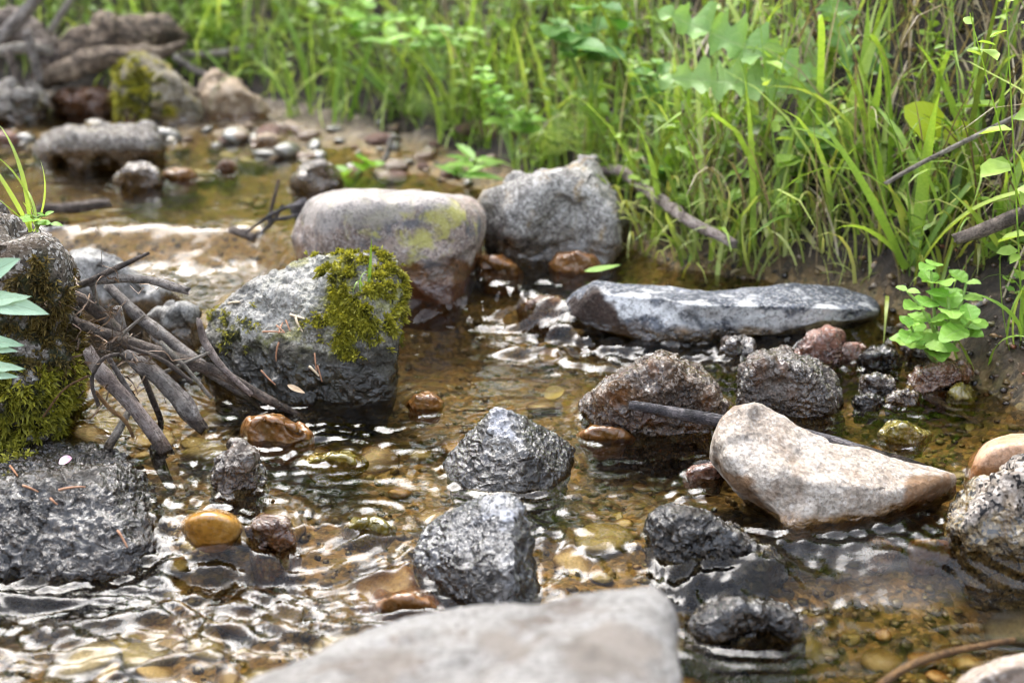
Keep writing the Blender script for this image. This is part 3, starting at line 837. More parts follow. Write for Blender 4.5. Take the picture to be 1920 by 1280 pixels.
# rocks of the two upper channels
for lab, b, sil, d, m, zw, kw in [
    ('orange wet stone in the small fall beside the rounded boulder', (935, 530), [(888, 505), (900, 480), (940, 478), (975, 500), (980, 522), (940, 532), (895, 530)], 0.09, M_orange, 0.02, {}),
    ('amber stone under the spill below the angular grey boulder', (1080, 518), [(1028, 498), (1045, 476), (1085, 468), (1118, 480), (1126, 505), (1085, 520), (1035, 516)], 0.10, M_orange, 0.03, {}),
    ('glossy wet stone with water sliding over it beside the slab', (1015, 612), [(972, 590), (980, 564), (1015, 554), (1055, 560), (1066, 590), (1050, 612), (1000, 614)], 0.09, M_rust, 0.0, {}),
    ('small orange stone breaking the ripples right of the mossy rock', (800, 768), [(762, 756), (780, 738), (812, 736), (832, 752), (815, 768), (775, 770)], 0.05, M_orange, 0.0, {}),
    ('olive yellow stone just under the surface beside the dark stick', (1695, 832), [(1648, 812), (1660, 792), (1700, 790), (1745, 815), (1735, 832), (1680, 834)], 0.06, M_olive, 0.0, {}),
    ('orange square stone in the shadow of the cream rock', (1745, 1046), [(1700, 1030), (1708, 1014), (1750, 1010), (1790, 1018), (1792, 1040), (1745, 1048), (1705, 1044)], 0.05, M_orange, -0.026, {}),
    ('small rusty stone near the wedge of the cream rock', (1655, 1040), [(1618, 1026), (1630, 1008), (1665, 1010), (1690, 1030), (1670, 1042), (1630, 1040)], 0.04, M_red, -0.026, {}),
    ('brown stone under the riffle left of the blue grey rock', (760, 1150), [(690, 1140), (715, 1118), (770, 1112), (830, 1128), (838, 1150), (770, 1160), (705, 1156)], 0.08, M_orange, -0.028, {}),
    ('flat rusty stone in the water beside the cream rock', (1320, 902), [(1280, 888), (1300, 872), (1340, 870), (1362, 890), (1350, 904), (1295, 906)], 0.05, M_red, 0.0, {}),
    ('golden stone under the ripples above the blue grey rock', (700, 1000), [(640, 990), (665, 972), (715, 972), (745, 990), (720, 1004), (660, 1004)], 0.06, M_olive, 0.0, {}),
    ('amber flat stone in the shallows left of the pyramid rock', (620, 880), [(560, 868), (590, 850), (650, 850), (690, 868), (650, 884), (580, 884)], 0.09, M_olive, -0.004, {}),
    ('orange flat stone in the shallows right of the pyramid rock', (1140, 830), [(1080, 815), (1110, 798), (1170, 800), (1200, 818), (1160, 834), (1095, 832)], 0.08, M_orange, -0.004, {}),
]:
    rock('stone', lab, 'stone', b, sil, d, m, zw=zw, facet=0.35, level=6, p=10, amp=0.05, freq=3, crag=0.008, foot=0.02, seed=len(lab) * 7 + b[0], **kw)

# rocks of the far shore, out of focus
for lab, b, sil, d, m, kw in [
    ('flat grey rock on the far shore below the driftwood', (40, 232), [(-80, 175), (0, 157), (70, 158), (92, 185), (80, 218), (40, 232), (-80, 230)], 0.20, M_far, {}),
    ('far brown rock with yellow moss beside the driftwood stump', (300, 238), [(212, 170), (225, 128), (262, 108), (310, 128), (350, 160), (384, 200), (380, 235), (300, 242), (222, 225)], 0.25, M_farmoss, {}),
    ('far pale tan pointed rock on the shore', (430, 232), [(374, 190), (382, 150), (405, 135), (450, 160), (495, 195), (510, 222), (440, 236), (382, 232)], 0.2, M_fartan, {}),
    ('far pale rounded cobble at the water edge', (502, 278), [(468, 258), (480, 240), (505, 234), (530, 244), (537, 262), (520, 277), (480, 277)], 0.10, M_fartan, {}),
    ('far low grey rock in the upstream shallows', (200, 300), [(76, 285), (100, 258), (170, 246), (250, 240), (300, 250), (312, 272), (280, 298), (180, 306), (90, 302)], 0.26, M_far, {'crag': 0.02}),
    ('far bluish grey stone in front of the gravel bar', (590, 335), [(545, 318), (565, 290), (600, 280), (632, 300), (640, 325), (600, 338), (555, 334)], 0.10, M_far, {}),
    ('far grey wedge stone among riffle stones', (250, 330), [(215, 318), (230, 295), (262, 285), (300, 300), (305, 322), (260, 332)], 0.09, M_far, {}),
    ('far orange brown stone at the edge by the flat grey rock', (10, 265), [(-30, 255), (-10, 235), (25, 235), (36, 252), (15, 268)], 0.10, M_red, {}),
    ('far dark brown stone among the riffle', (420, 305), [(402, 298), (415, 282), (435, 285), (442, 300), (420, 308)], 0.06, M_rust, {}),
    ('far round grey stone on the gravel bar near the tall plant', (875, 300), [(840, 300), (850, 285), (880, 280), (905, 292), (900, 306), (860, 308)], 0.08, M_far, {}),
    ('far brown boulder hidden in shade below the driftwood', (170, 215), [(90, 190), (120, 172), (190, 170), (225, 190), (215, 215), (120, 218)], 0.2, M_rust, {}),
    ('small whitish stone on the grassy bank behind the slab', (1650, 500), [(1625, 492), (1630, 470), (1655, 464), (1672, 480), (1668, 500), (1640, 504)], 0.05, M_fartan, {'zw': 0.09}),
    ('pale flat stone on the soil behind the round leaved plant', (1870, 560), [(1800, 560), (1830, 535), (1890, 522), (1940, 530), (1935, 556), (1860, 570)], 0.08, M_far, {'zw': 0.14}),
    ('far ochre stone lying in the riffle upstream', (330, 318), [(300, 312), (318, 298), (350, 298), (368, 312), (335, 322)], 0.07, M_orange, {}),
    ('far dull stone at the water edge below the tan pointed rock', (420, 262), [(388, 256), (402, 243), (436, 243), (452, 256), (420, 266)], 0.08, M_farmoss, {}),
]:
    z0 = kw.pop('zw', 0.07)
    if z0 > 0.08:
        z0 = float(ground_at(*b)[2])
    rock('rock' if d > 0.15 else 'stone', lab, 'rock' if d > 0.15 else 'stone', b, sil, d, m, zw=z0, level=5 if d < 0.15 else 6, p=14, amp=0.05, freq=3, chisel=5, foot=0.03, lift=-0.018 if z0 < 0.08 and d < 0.15 else 0.0, seed=len(lab) * 3 + b[0], **kw)

# ------------------------------------------------------------------ water
def ripples(x, y):
    wl_ = water_level(x, y)
    P = np.stack([x, y, 0 * x], -1)
    # how rough the surface is, place by place
    sy = step_up(x)
    lo = np.interp(x, [-0.5, -0.25, 0.0, 0.2, 0.5], [1.135, 1.14, 1.10, 1.09, 1.12])
    up_f = np.exp(-((y - (sy - 0.05)) / 0.10) ** 2) * np.interp(x, [-0.5, -0.15, 0.1, 0.2, 0.35], [0.36, 0.7, 0.85, 0.5, 0.1])
    lo_f = sstep(lo + 0.06, lo - 0.02, y) * sstep(0.14, 0.02, x) + np.exp(-((y - lo + 0.02) / 0.05) ** 2) * sstep(0.30, 0.22, x)
    tail = sstep(1.55, 1.25, y) * sstep(1.05, 1.2, y) * sstep(0.25, 0.0, x) * sstep(-0.45, -0.3, x)
    right = sstep(0.18, 0.4, x) * sstep(1.5, 1.2, y)
    a = 0.10 + 1.0 * up_f + 0.65 * np.clip(lo_f, 0, 1) + 0.16 * tail - 0.07 * right
    a = a * sstep(3.6, 2.2, y)
    a = a * (0.65 + 0.7 * (fbm(P * 6 + 3, 2) + 0.3))
    # currents run from the upper left and the upper middle towards the near left corner
    th = 0.9 + 0.5 * fbm(P * 2.2 + 30, 2)
    u = x * np.cos(th) + y * np.sin(th)
    v = -x * np.sin(th) + y * np.cos(th)
    wx = 0.012 * fbm(P * 11 + 7, 2)
    Q1 = np.stack([(x + wx) * 19, (y - wx) * 36, 0 * x + 0.3], -1)
    Q2 = np.stack([u * 55, v * 22, 0 * x + 4.3], -1)
    Q3 = np.stack([(x - wx) * 70, (y + wx) * 120, 0 * x + 8.1], -1)
    h = 0.0060 * fbm(Q1, 2) + 0.0036 * fbm(Q2, 2) + 0.0010 * fbm(Q3, 2)
    h = np.sign(h) * np.abs(h) ** 0.9 * 1.55
    z = wl_ + h * np.clip(a, 0.02, 2)
    # fast water below the lower sill: wavelets drawn out along the current
    fl = np.clip(lo_f, 0, 1)
    b1 = 0.62 + 0.55 * fbm(P * 3.1 + 60, 2)
    c1_, s1_ = np.cos(b1), np.sin(b1)
    W = np.stack([(x * c1_ + y * s1_) * 22, (-x * s1_ + y * c1_) * 62, 0 * x + 2.2], -1)
    z = z + fl * 0.0031 * (1 - np.abs(fbm(W, 2)) * 2.2) * (0.55 + 0.9 * np.clip(fbm(P * 5 + 12, 2) + 0.3, 0, 1))
    # rings and swells round the stones
    for fx, fy, rx, ry in FOOT:
        m = (np.abs(x - fx) < rx + 0.12) & (np.abs(y - fy) < ry + 0.12)
        if not m.any():
            continue
        xx, yy = x[m] - fx, y[m] - fy
        e = np.hypot(xx / max(rx, 0.01), yy / max(ry, 0.01))
        dd = (e - 1) * min(rx, ry)
        fade = sstep(0.12, 0.03, np.maximum(np.abs(xx) - rx, np.abs(yy) - ry))
        z[m] += fade * np.where(dd > -0.02, 0.0016 * np.exp(-np.abs(dd) / 0.03) * np.cos(dd * 330 + 40 * fx), 0) + fade * 0.002 * np.exp(-np.abs(dd) / 0.008)
    return z


wxs = np.linspace(-1.25, 1.25, 560)
tt = np.linspace(0, 1, 640)
wys = 0.62 + (3.75 - 0.62) * (0.38 * tt + 0.62 * tt ** 2.2)
wxs = np.concatenate([np.linspace(-2.6, -1.26, 40), wxs, np.linspace(1.26, 1.6, 10)])
wys = np.concatenate([np.linspace(-0.6, 0.61, 40), wys])
x, y, z, F = grid_mesh('water', wxs, wys, ripples)
me = new_mesh('water', np.stack([x, y, z], -1), F)
t = NT('water')
pos = t.node('NewGeometry').outputs['Position']
mp = t.node('Mapping', {'Vector': pos, 'Scale': (1.0, 1.6, 1.0)}).outputs[0]
nz = t.noise(mp, 95, 3, 0.5, 0.8)
nb = t.bump(nz, 0.05, 0.006)
fr = t.node('Fresnel', {'IOR': 1.33, 'Normal': nb}).outputs[0]
gl = t.node('BsdfGlossy', {'Color': (1, 1, 1), 'Roughness': 0.03, 'Normal': nb})
rf = t.node('BsdfTransparent', {'Color': (0.74, 0.66, 0.455)})
mx = t.node('MixShader', {0: fr})
t.l.new(rf.outputs[0], mx.inputs[1])
t.l.new(gl.outputs[0], mx.inputs[2])
tag(link('water', me, t.surf(mx.outputs[0])), kind='structure')

# ------------------------------------------------------------------ bed pebbles and gravel
PEB = []
for k in range(7):
    V, F = ico(3)
    rs = np.random.default_rng(100 + k)
    sc = np.array([1, rs.uniform(0.6, 0.95), rs.uniform(0.35, 0.6)])
    n = rs.normal(size=(7, 3))
    n /= np.linalg.norm(n, axis=1)[:, None]
    q = np.maximum(V @ n.T, 0) / rs.uniform(0.75, 0.95, 7)
    r = (1 + (q ** 14).sum(1)) ** (-1 / 14)
    V2 = V * r[:, None] * sc
    V2 = V2 * (1 + 0.16 * fbm(V * 1.6 + k * 7, 3))[:, None]
    PEB.append((V2, F))
M_bedbrown = rock_mat('pebble_brown', g((70, 50, 26)), g((112, 82, 46)), g((150, 116, 72)), speck=0.2, wet_z=0.2, wet_tint=(0.8, 0.75, 0.62), bump=0.3, seed=93, wet_rough=0.2)
M_bedgrey = rock_mat('pebble_grey', g((70, 68, 62)), g((112, 108, 98)), g((156, 150, 138)), speck=0.3, wet_z=0.2, wet_tint=(0.7, 0.66, 0.58), bump=0.3, seed=95, wet_rough=0.2)
M_bedyellow = rock_mat('pebble_yellow', g((116, 94, 46)), g((150, 126, 68)), g((178, 156, 100)), speck=0.1, wet_z=0.2, wet_tint=(0.85, 0.8, 0.7), bump=0.3, seed=97, wet_rough=0.2)
KIND = [('amber', rock_mat('pebble_amber', g((110, 74, 30)), g((156, 112, 52)), g((186, 146, 84)), speck=0.1, wet_z=0.2, wet_tint=(0.8, 0.76, 0.66), bump=0.3, seed=99, wet_rough=0.2)), ('brown', M_bedbrown), ('olive', M_olive), ('grey', M_bedgrey), ('yellow', M_bedyellow), ('brown', M_bedbrown), ('olive', M_olive)]
peb_me = {}
rs = np.random.default_rng(5)
n_p = 0
tries = 0
while n_p < 150 and tries < 1500:
    tries += 1
    px, py = rs.uniform(-20, 1940), 330 + 960 * rs.uniform() ** 0.7
    p0 = at_z(px, py, -0.04)
    if edge_dist(np.array([p0[0]]), np.array([p0[1]]))[0] > -0.02:
        continue
    if any(abs(p0[0] - a) < rx * 0.9 and abs(p0[1] - b) < ry * 0.9 for a, b, rx, ry in FOOT):
        continue
    ci, mi = rs.integers(len(KIND)), rs.integers(len(PEB))
    cname, mat = KIND[ci]
    if (cname, mi) not in peb_me:
        m_ = new_mesh('pebble', *PEB[mi])
        m_.materials.append(mat)
        peb_me[(cname, mi)] = m_
    zone = 'lower' if p0[1] < 1.13 else ('middle' if p0[1] < 1.75 else 'upper')
    sz = (0.009 + 0.03 * rs.uniform() ** 1.7) * (1.0 if p0[1] < 1.8 else 1.3)
    o = link('pebble', peb_me[(cname, mi)], None, None, (p0[0], p0[1], tz(p0[0], p0[1]) + sz * 0.15))
    o.scale = (sz, sz, sz * 0.85)
    o.rotation_euler = (rs.uniform(-0.3, 0.3), rs.uniform(-0.3, 0.3), rs.uniform(0, 6.28))
    tag(o, f'{cname} pebble lying on the bed of the {zone} pool under water', 'pebble', f'{cname} pebbles on the {zone} stream bed')
    n_p += 1
# pebbles on the gravel bar and in the upstream riffle
n_p = 0
while n_p < 125:
    px, py = rs.uniform(380, 930), rs.uniform(238, 345)
    if n_p > 60:
        px, py = rs.uniform(0, 560), rs.uniform(240, 345)
    p0 = ground_at(px, py)
    if p0 is None:
        continue
    ci, mi = rs.integers(2), rs.integers(len(PEB))
    cname, mat = [('pale', M_fartan), ('grey', M_far)][ci]
    if n_p % 5 == 0:
        cname, mat = 'rusty', M_red
    if (cname, mi) not in peb_me:
        m_ = new_mesh('pebble', *PEB[mi])
        m_.materials.append(mat)
        peb_me[(cname, mi)] = m_
    sz = 0.008 + 0.024 * rs.uniform() ** 1.5
    o = link('pebble', peb_me[(cname, mi)], None, None, (p0[0], p0[1], tz(p0[0], p0[1]) + sz * 0.25))
    o.scale = (sz, sz, sz)
    o.rotation_euler = (rs.uniform(-0.4, 0.4), rs.uniform(-0.4, 0.4), rs.uniform(0, 6.28))
    where = 'far gravel bar' if n_p <= 60 else 'upstream riffle'
    tag(o, f'{cname} pebble on the {where}, out of focus', 'pebble', f'{cname} pebbles of the {where}')
    n_p += 1


def gravel(name, N, sampler, smin, smax, mat, label, level=2):
    V0, F0 = ico(level)
    P = sampler(N)
    rg = np.random.default_rng(len(name) + N)
    n = len(P)
    sc = rg.uniform(smin, smax, n) ** 1.0
    an = rg.uniform(0, 6.28, n)
    shp = np.stack([np.ones(n), rg.uniform(0.6, 1, n), rg.uniform(0.4, 0.8, n)], -1) * sc[:, None]
    loc = V0[None] * shp[:, None] * (1 + 0.22 * rg.normal(size=(n, len(V0), 1)).clip(-1.2, 1.2))
    c, s_ = np.cos(an)[:, None], np.sin(an)[:, None]
    x_ = loc[..., 0] * c - loc[..., 1] * s_
    y_ = loc[..., 0] * s_ + loc[..., 1] * c
    VV = np.stack([x_, y_, loc[..., 2]], -1) + P[:, None]
    FF = F0[None] + (np.arange(n) * len(V0))[:, None, None]
    me = new_mesh(name, VV.reshape(-1, 3), FF.reshape(-1, 3))
    attr(me, 'tint', np.repeat(rg.uniform(size=n), len(V0)))
    o = link(name, me, mat)
    return tag(o, label, 'gravel', kind='stuff')


t = NT('gravel_mixed')
tn = t.node('Attribute', attribute_name='tint').outputs['Fac']
cc = t.ramp(tn, [(0.0, g((40, 33, 20))), (0.3, g((84, 66, 38))), (0.55, g((116, 92, 50))), (0.7, g((98, 92, 52))), (0.85, g((112, 100, 82))), (1.0, g((140, 108, 70)))])
cc = t.mix(t.math('MULTIPLY', t.noise(t.node('TexCoord').outputs['Object'], 300, 4), 0.6), cc, (0.03, 0.025, 0.02))
gm = t.surf(t.node('BsdfPrincipled', {'Base Color': cc, 'Roughness': 0.35}).outputs[0])


t = NT('grit_dark')
tn = t.node('Attribute', attribute_name='tint').outputs['Fac']
cc = t.ramp(tn, [(0.0, g((22, 18, 15))), (0.4, g((52, 42, 34))), (0.7, g((84, 66, 50))), (0.9, g((120, 108, 94))), (1.0, g((110, 60, 36)))])
M_gritty = t.surf(t.node('BsdfPrincipled', {'Base Color': cc, 'Roughness': 0.22}).outputs[0])


def bed_sampler(N):
    rg = np.random.default_rng(77)
    px, py = rg.uniform(-60, 1980, N * 2), 240 + 1080 * rg.uniform(size=N * 2) ** 0.75
    P = np.array([at_z(a, b, -0.03 if b > 480 else 0.03) for a, b in zip(px, py)])
    d = edge_dist(P[:, 0], P[:, 1])
    P = P[d < 0.28][:N]
    P[:, 2] = terrain_z(P[:, 0], P[:, 1]) + 0.001
    return P


gravel('gravel', 4200, bed_sampler, 0.0018, 0.0062, gm, 'loose brown and amber gravel covering the stream bed')



def edge_sampler(N):
    rg = np.random.default_rng(78)
    P = np.stack([rg.uniform(0.2, 1.3, N * 12), rg.uniform(1.05, 2.1, N * 12), np.zeros(N * 12)], -1)
    d = edge_dist(P[:, 0], P[:, 1])
    P = P[(d > -0.07) & (d < 0.14)][:N]
    P[:, 2] = terrain_z(P[:, 0], P[:, 1]) + 0.001
    return P


gravel('gravel', 1100, edge_sampler, 0.0016, 0.006, M_gritty, 'dark wet grit and small stones along the muddy water edge', level=1)

# ------------------------------------------------------------------ sticks and driftwood
M_bark = bark_mat('bark_grey_brown', g((88, 79, 74)), g((160, 149, 141)), g((212, 204, 196)), peel=g((176, 168, 160)))
M_barkred = bark_mat('bark_reddish', g((100, 84, 78)), g((178, 160, 151)), g((222, 210, 202)))
M_barkdark = bark_mat('bark_dark_brown', g((56, 46, 40)), g((114, 99, 88)), g((172, 157, 144)))
M_barkblack = bark_mat('bark_blackish_wet', g((30, 28, 30)), g((84, 80, 86)), g((160, 154, 156)), gloss=0.0, peel=g((172, 164, 164)))
M_barkpale = bark_mat('bark_bleached', g((128, 118, 106)), g((176, 166, 152)), g((212, 204, 192)))
M_barktan = bark_mat('bark_tan', g((112, 78, 40)), g((160, 118, 66)), g((188, 150, 98)), wet_z=-1)


def stick(label, pts, r, mat, cat='stick', name='stick', bump=0.10, knots=0, seed=1, group=None, sides=12, drop=None):
    """pts: (px, py, depth); r: list or number of picture pixels"""
    rg = np.random.default_rng(seed + len(label))
    pts = [(a, b, c if c is not None else ground_at(a, b)[1] - 0.10) for a, b, c in pts]
    P = np.array([at_y(a, b, c) for a, b, c in pts])
    if np.isscalar(r):
        r = [r, r * 0.8]
    rr = np.interp(np.linspace(0, 1, len(P)), np.linspace(0, 1, len(r)), r) * np.array([px_size(p[2]) for p in pts])
    # catmull-rom
    Q = np.vstack([2 * P[0] - P[1], P, 2 * P[-1] - P[-2]])
    Rq = np.concatenate([[rr[0]], rr, [rr[-1]]])
    out, rad = [], []
    for i in range(1, len(Q) - 2):
        L = np.linalg.norm(Q[i + 1] - Q[i])
        m = max(3, int(L / 0.004))
        for s_ in np.linspace(0, 1, m, endpoint=(i == len(Q) - 3)):
            a, b, c, d_ = Q[i - 1], Q[i], Q[i + 1], Q[i + 2]
            out.append(0.5 * (2 * b + (c - a) * s_ + (2 * a - 5 * b + 4 * c - d_) * s_ ** 2 + (3 * b - a - 3 * c + d_) * s_ ** 3))
            rad.append(Rq[i] * (1 - s_) + Rq[i + 1] * s_)
    A, rad = np.array(out), np.array(rad)
    n = len(A)
    wob = np.stack([fbm(np.stack([np.arange(n) * 0.05 + seed, np.full(n, k * 9.7 + seed), np.zeros(n)], -1), 3) for k in range(3)], -1)
    A = A + wob * rad.mean() * 0.45
    T = np.gradient(A, axis=0)
    T /= np.linalg.norm(T, axis=1)[:, None]
    ref = np.array([0.3, 0.2, 0.93])
    N1 = np.cross(T, ref)
    N1 /= np.linalg.norm(N1, axis=1)[:, None]
    N2 = np.cross(T, N1)
    an = np.linspace(0, 2 * math.pi, sides, endpoint=False)
    ring = np.cos(an)[None, :, None] * N1[:, None] + np.sin(an)[None, :, None] * N2[:, None]
    q = np.stack(np.broadcast_arrays(np.arange(n)[:, None] * 0.09 + seed * 3.1, np.cos(an)[None] * 1.5, np.sin(an)[None] * 1.5), -1).reshape(-1, 3)
    bm_ = 1 + bump * 2.2 * fbm(q, 4, 0.6).reshape(n, sides)
    for k in range(knots):
        c0 = rg.integers(4, max(5, n - 4))
        bm_ += (0.35 * np.exp(-((np.arange(n) - c0) / 2.5) ** 2))[:, None] * (0.5 + 0.5 * np.cos(an + rg.uniform(0, 6)))[None]
    V = A[:, None] + ring * (rad[:, None] * bm_)[..., None]
    for e_ in (0, -1):
        V[e_] += T[e_] * (rg.uniform(-0.6, 0.9, sides) * rad[e_])[:, None]
    V = V.reshape(-1, 3)
    i = np.arange(n * sides).reshape(n, sides)
    j = np.roll(i, -1, 1)
    F = np.stack([i[:-1].ravel(), j[:-1].ravel(), j[1:].ravel(), i[1:].ravel()], -1)
    V = np.vstack([V, A[0] - T[0] * rad[0] * 0.3, A[-1] + T[-1] * rad[-1] * 0.3])
    c0, c1 = n * sides, n * sides + 1
    caps = np.vstack([np.stack([np.full(sides, c0), j[0], i[0]], -1), np.stack([np.full(sides, c1), i[-1], j[-1]], -1)])
    org = A[np.argmin(A[:, 2])]
    me = new_mesh(name, V - org, [F, caps])
    uv = me.uv_layers.new(name='UVMap')
    vi = np.zeros(len(me.loops), np.int32)
    me.loops.foreach_get('vertex_index', vi)
    row = np.minimum(vi // sides, n - 1)
    colu = (vi % sides) / sides
    uv.data.foreach_set('uv', np.stack([colu, row * 0.004 / 0.03], -1).astype(np.float32).ravel())
    o = link(name, me, mat, None, org)
    return tag(o, label, cat, group)


stick('long dark brown stick running from the mossy boulder into the water', [(140, 604, 1.42), (260, 648, 1.43), (400, 694, 1.44), (480, 735, 1.445), (570, 782, 1.44)], [10, 11, 11, 9, 6], M_barkdark, knots=3, seed=1, bump=0.07)
stick('long bleached grey stick lying behind the dark brown stick', [(200, 532, 1.56), (262, 596, 1.54), (330, 648, 1.53), (400, 700, 1.51), (490, 765, 1.49)], [8, 11, 12, 11, 7], M_bark, seed=2, knots=2, bump=0.06)
stick('thick dark stick at the top of the heap against the boulder', [(112, 540, 1.44), (160, 566, 1.45), (210, 610, 1.46), (262, 668, 1.47), (300, 700, 1.47)], [11, 13, 12, 10], M_barkdark, seed=3, bump=0.12)
stick('reddish grey peeling stick with broken end nearest the viewer', [(165, 655, 1.36), (190, 695, 1.355), (235, 745, 1.35), (275, 795, 1.345), (310, 848, 1.335)], [12, 14, 14, 15], M_barkred, seed=4, bump=0.08, knots=1)
stick('short black wet stub under the broken end of the peeling stick', [(285, 840, 1.345), (300, 870, 1.335), (318, 905, 1.315)], [9, 13, 10], M_barkblack, seed=5)
stick('rough barked thick stick dipping into the water in the heap middle', [(235, 660, 1.41), (290, 705, 1.405), (340, 755, 1.40), (380, 805, 1.39)], [12, 16, 16, 11], M_bark, seed=6, bump=0.2, knots=3)
stick('grey stick jutting out sideways above the heap with a broken tip', [(140, 534, 1.47), (205, 522, 1.46), (280, 526, 1.45), (352, 545, 1.44)], [7, 8, 8, 7], M_bark, seed=7, knots=2, bump=0.1)
stick('thin straight twig slanting up over the heap', [(140, 540, 1.46), (205, 508, 1.46), (278, 474, 1.46)], [5, 5, 3], M_barkdark, 'twig', 'twig', seed=8, knots=2)
stick('thin pale twig leaning on the mossy rock', [(372, 598, 1.46), (385, 645, 1.45), (420, 690, 1.44), (470, 738, 1.435)], [5, 7, 6, 5], M_barkred, 'twig', 'twig', seed=9, knots=3)
stick('short upright stick behind the heap', [(218, 575, 1.50), (232, 625, 1.49), (250, 668, 1.48)], [9, 9, 8], M_bark, seed=10)
stick('thin grey twig beside the peeling stick', [(205, 672, 1.385), (240, 730, 1.38), (268, 785, 1.375), (285, 815, 1.37)], [5, 6, 5], M_bark, 'twig', 'twig', seed=11, knots=2)
stick('dark twig hanging in the shade under the heap', [(262, 690, 1.43), (285, 745, 1.425), (302, 790, 1.42), (300, 812, 1.41)], [6, 6, 5], M_barkdark, 'twig', 'twig', seed=12)
stick('short pale broken twig lying at the mud edge', [(202, 840, 1.325), (222, 806, 1.34), (245, 765, 1.36)], [9, 8, 6], M_barkpale, 'twig', 'twig', seed=13)
stick('short straw coloured twig sticking up from the heap', [(222, 636, 1.40), (245, 612, 1.40), (270, 592, 1.40)], [3.5, 3], M_barkpale, 'twig', 'twig', seed=14)
stick('curled brown rootlet looping over the peeling stick', [(185, 760, 1.33), (172, 715, 1.33), (190, 676, 1.335), (222, 664, 1.34), (235, 676, 1.345)], [4, 4, 2.5], M_barkdark, 'rootlet', 'rootlet', seed=15)
stick('thin rootlet arching down the mossy boulder', [(80, 782, 1.33), (120, 730, 1.33), (166, 704, 1.335)], [2.2, 2.2], M_barktan, 'rootlet', 'rootlet', seed=16)
stick('yellowish stem trailing from the rootlet to the water', [(180, 735, 1.33), (205, 765, 1.33), (235, 790, 1.33), (250, 820, 1.33)], [4, 4, 3], M_barktan, 'stem', 'dry_stem', seed=17)
stick('thin pale twig standing at the back of the heap', [(170, 530, 1.47), (178, 550, 1.465), (182, 578, 1.46)], [5, 5], M_barkpale, 'twig', 'twig', seed=18)
stick('pale strip of bark hanging on the boulder edge', [(112, 520, 1.40), (122, 560, 1.40), (134, 600, 1.395)], [4, 4, 3], M_barkpale, 'bark strip', 'bark_strip', seed=19)
stick('thin twig crossing the foot of the heap', [(300, 700, 1.42), (330, 688, 1.42), (392, 660, 1.44)], [4, 3], M_barkpale, 'twig', 'twig', seed=20)
for k, (lab, a, b, c) in enumerate([
    ('thin bleached twig lying across the dark brown stick', (300, 640, 1.42), (350, 690, 1.41), (395, 745, 1.40)),
    ('fine dark twig above the rough barked stick', (240, 650, 1.395), (300, 672, 1.39), (360, 715, 1.385))]):
    stick(lab, [a, b, c], [4.5, 3.5], [M_barkpale, M_barkdark, M_barkpale, M_barkdark, M_bark, M_barkred][k], 'twig', 'twig', seed=90 + k, knots=2)
stick('dark blue grey fallen stick across the brown rock and behind the cream rock', [(1182, 760, 1.345), (1300, 780, 1.34), (1400, 798, 1.335), (1520, 818, 1.325), (1640, 852, 1.31), (1760, 888, 1.285)], [9, 12, 13, 13, 12, 7], M_barkblack, seed=21, knots=4, bump=0.08)
stick('weathered brown branch end entering above the round leaved plant', [(1792, 446, 1.56), (1850, 428, 1.55), (1930, 400, 1.54), (2010, 380, 1.54)], [11, 14, 15], M_barkdark, 'branch', 'branch', seed=22, bump=0.12)
stick('pinkish brown branch lying from the grey boulder down the bank', [(1128, 320, None), (1165, 321, None), (1215, 358, None), (1290, 412, None), (1375, 458, None)], [8, 11, 11, 9], M_barkred, 'branch', 'branch', seed=23, knots=2)
stick('long pale dry stem slanting across the grass', [(1660, 345, 1.66), (1705, 318, 1.66), (1800, 270, 1.66), (1930, 205, 1.66)], [4, 4.5, 4], M_barkpale, 'stem', 'dry_stem', seed=24)
stick('pale dry stem with a knobbed end lying in the water near the tan stone', [(1742, 742, 1.50), (1790, 768, 1.465), (1842, 798, 1.42)], [5, 5, 4], M_barkpale, 'stem', 'dry_stem', seed=25, knots=1)
stick('white upright twig on the far gravel bar', [(708, 345, 2.55), (722, 300, 2.56), (736, 256, 2.57)], [5, 5.5], M_barkpale, 'twig', 'twig', seed=26)
stick('dark branch lying on the upper pool by the boulder', [(70, 392, 2.14), (140, 388, 2.16), (205, 380, 2.2)], [8, 11, 9], M_barkdark, 'branch', 'branch', seed=27)
stick('flat dark piece of wood caught beside the rounded boulder', [(432, 432, 2.03), (455, 438, 2.02), (478, 448, 2.01)], [6, 9, 7], M_barkdark, 'wood', 'wood_piece', seed=28, bump=0.2)
for k, pts in enumerate([[(462, 436), (500, 408), (540, 388), (566, 384)], [(490, 438), (515, 410), (530, 386)], [(560, 380), (566, 415), (562, 450)],
                         [(500, 412), (528, 410), (562, 402)], [(548, 394), (560, 388), (574, 376)]]):
    stick(['dark root of the snag reaching left', 'short forked root of the snag', 'thick root pressed to the rounded boulder', 'root of the snag running sideways', 'stubby root on top of the snag'][k],
          [(a, b, 2.0 + 0.01 * (k % 3)) for a, b in pts], [[2, 3, 5], [2, 3], [13, 12, 9], [3, 3], [7, 6]][k], M_barkblack, 'root', 'snag_root', seed=60 + k, bump=0.3, knots=2, group='roots of the dark snag')
stick('thin upright twig rising from the root snag', [(505, 425, 2.02), (510, 385, 2.02), (522, 338, 2.02)], [4, 3], M_barkdark, 'twig', 'twig', seed=30)
stick('tan curved twig under water at the bottom corner', [(1650, 1285, 0.93), (1700, 1250, 0.95), (1780, 1222, 0.97), (1900, 1200, 0.985)], [9, 9, 6], M_barktan, 'twig', 'twig', seed=31)
stick('bleached stick poking out of the far bank beside the stump', [(335, 102, 3.3), (380, 102, 3.3), (425, 98, 3.3), (472, 88, 3.3)], [5, 7, 5], M_barkpale, 'stick', seed=32)
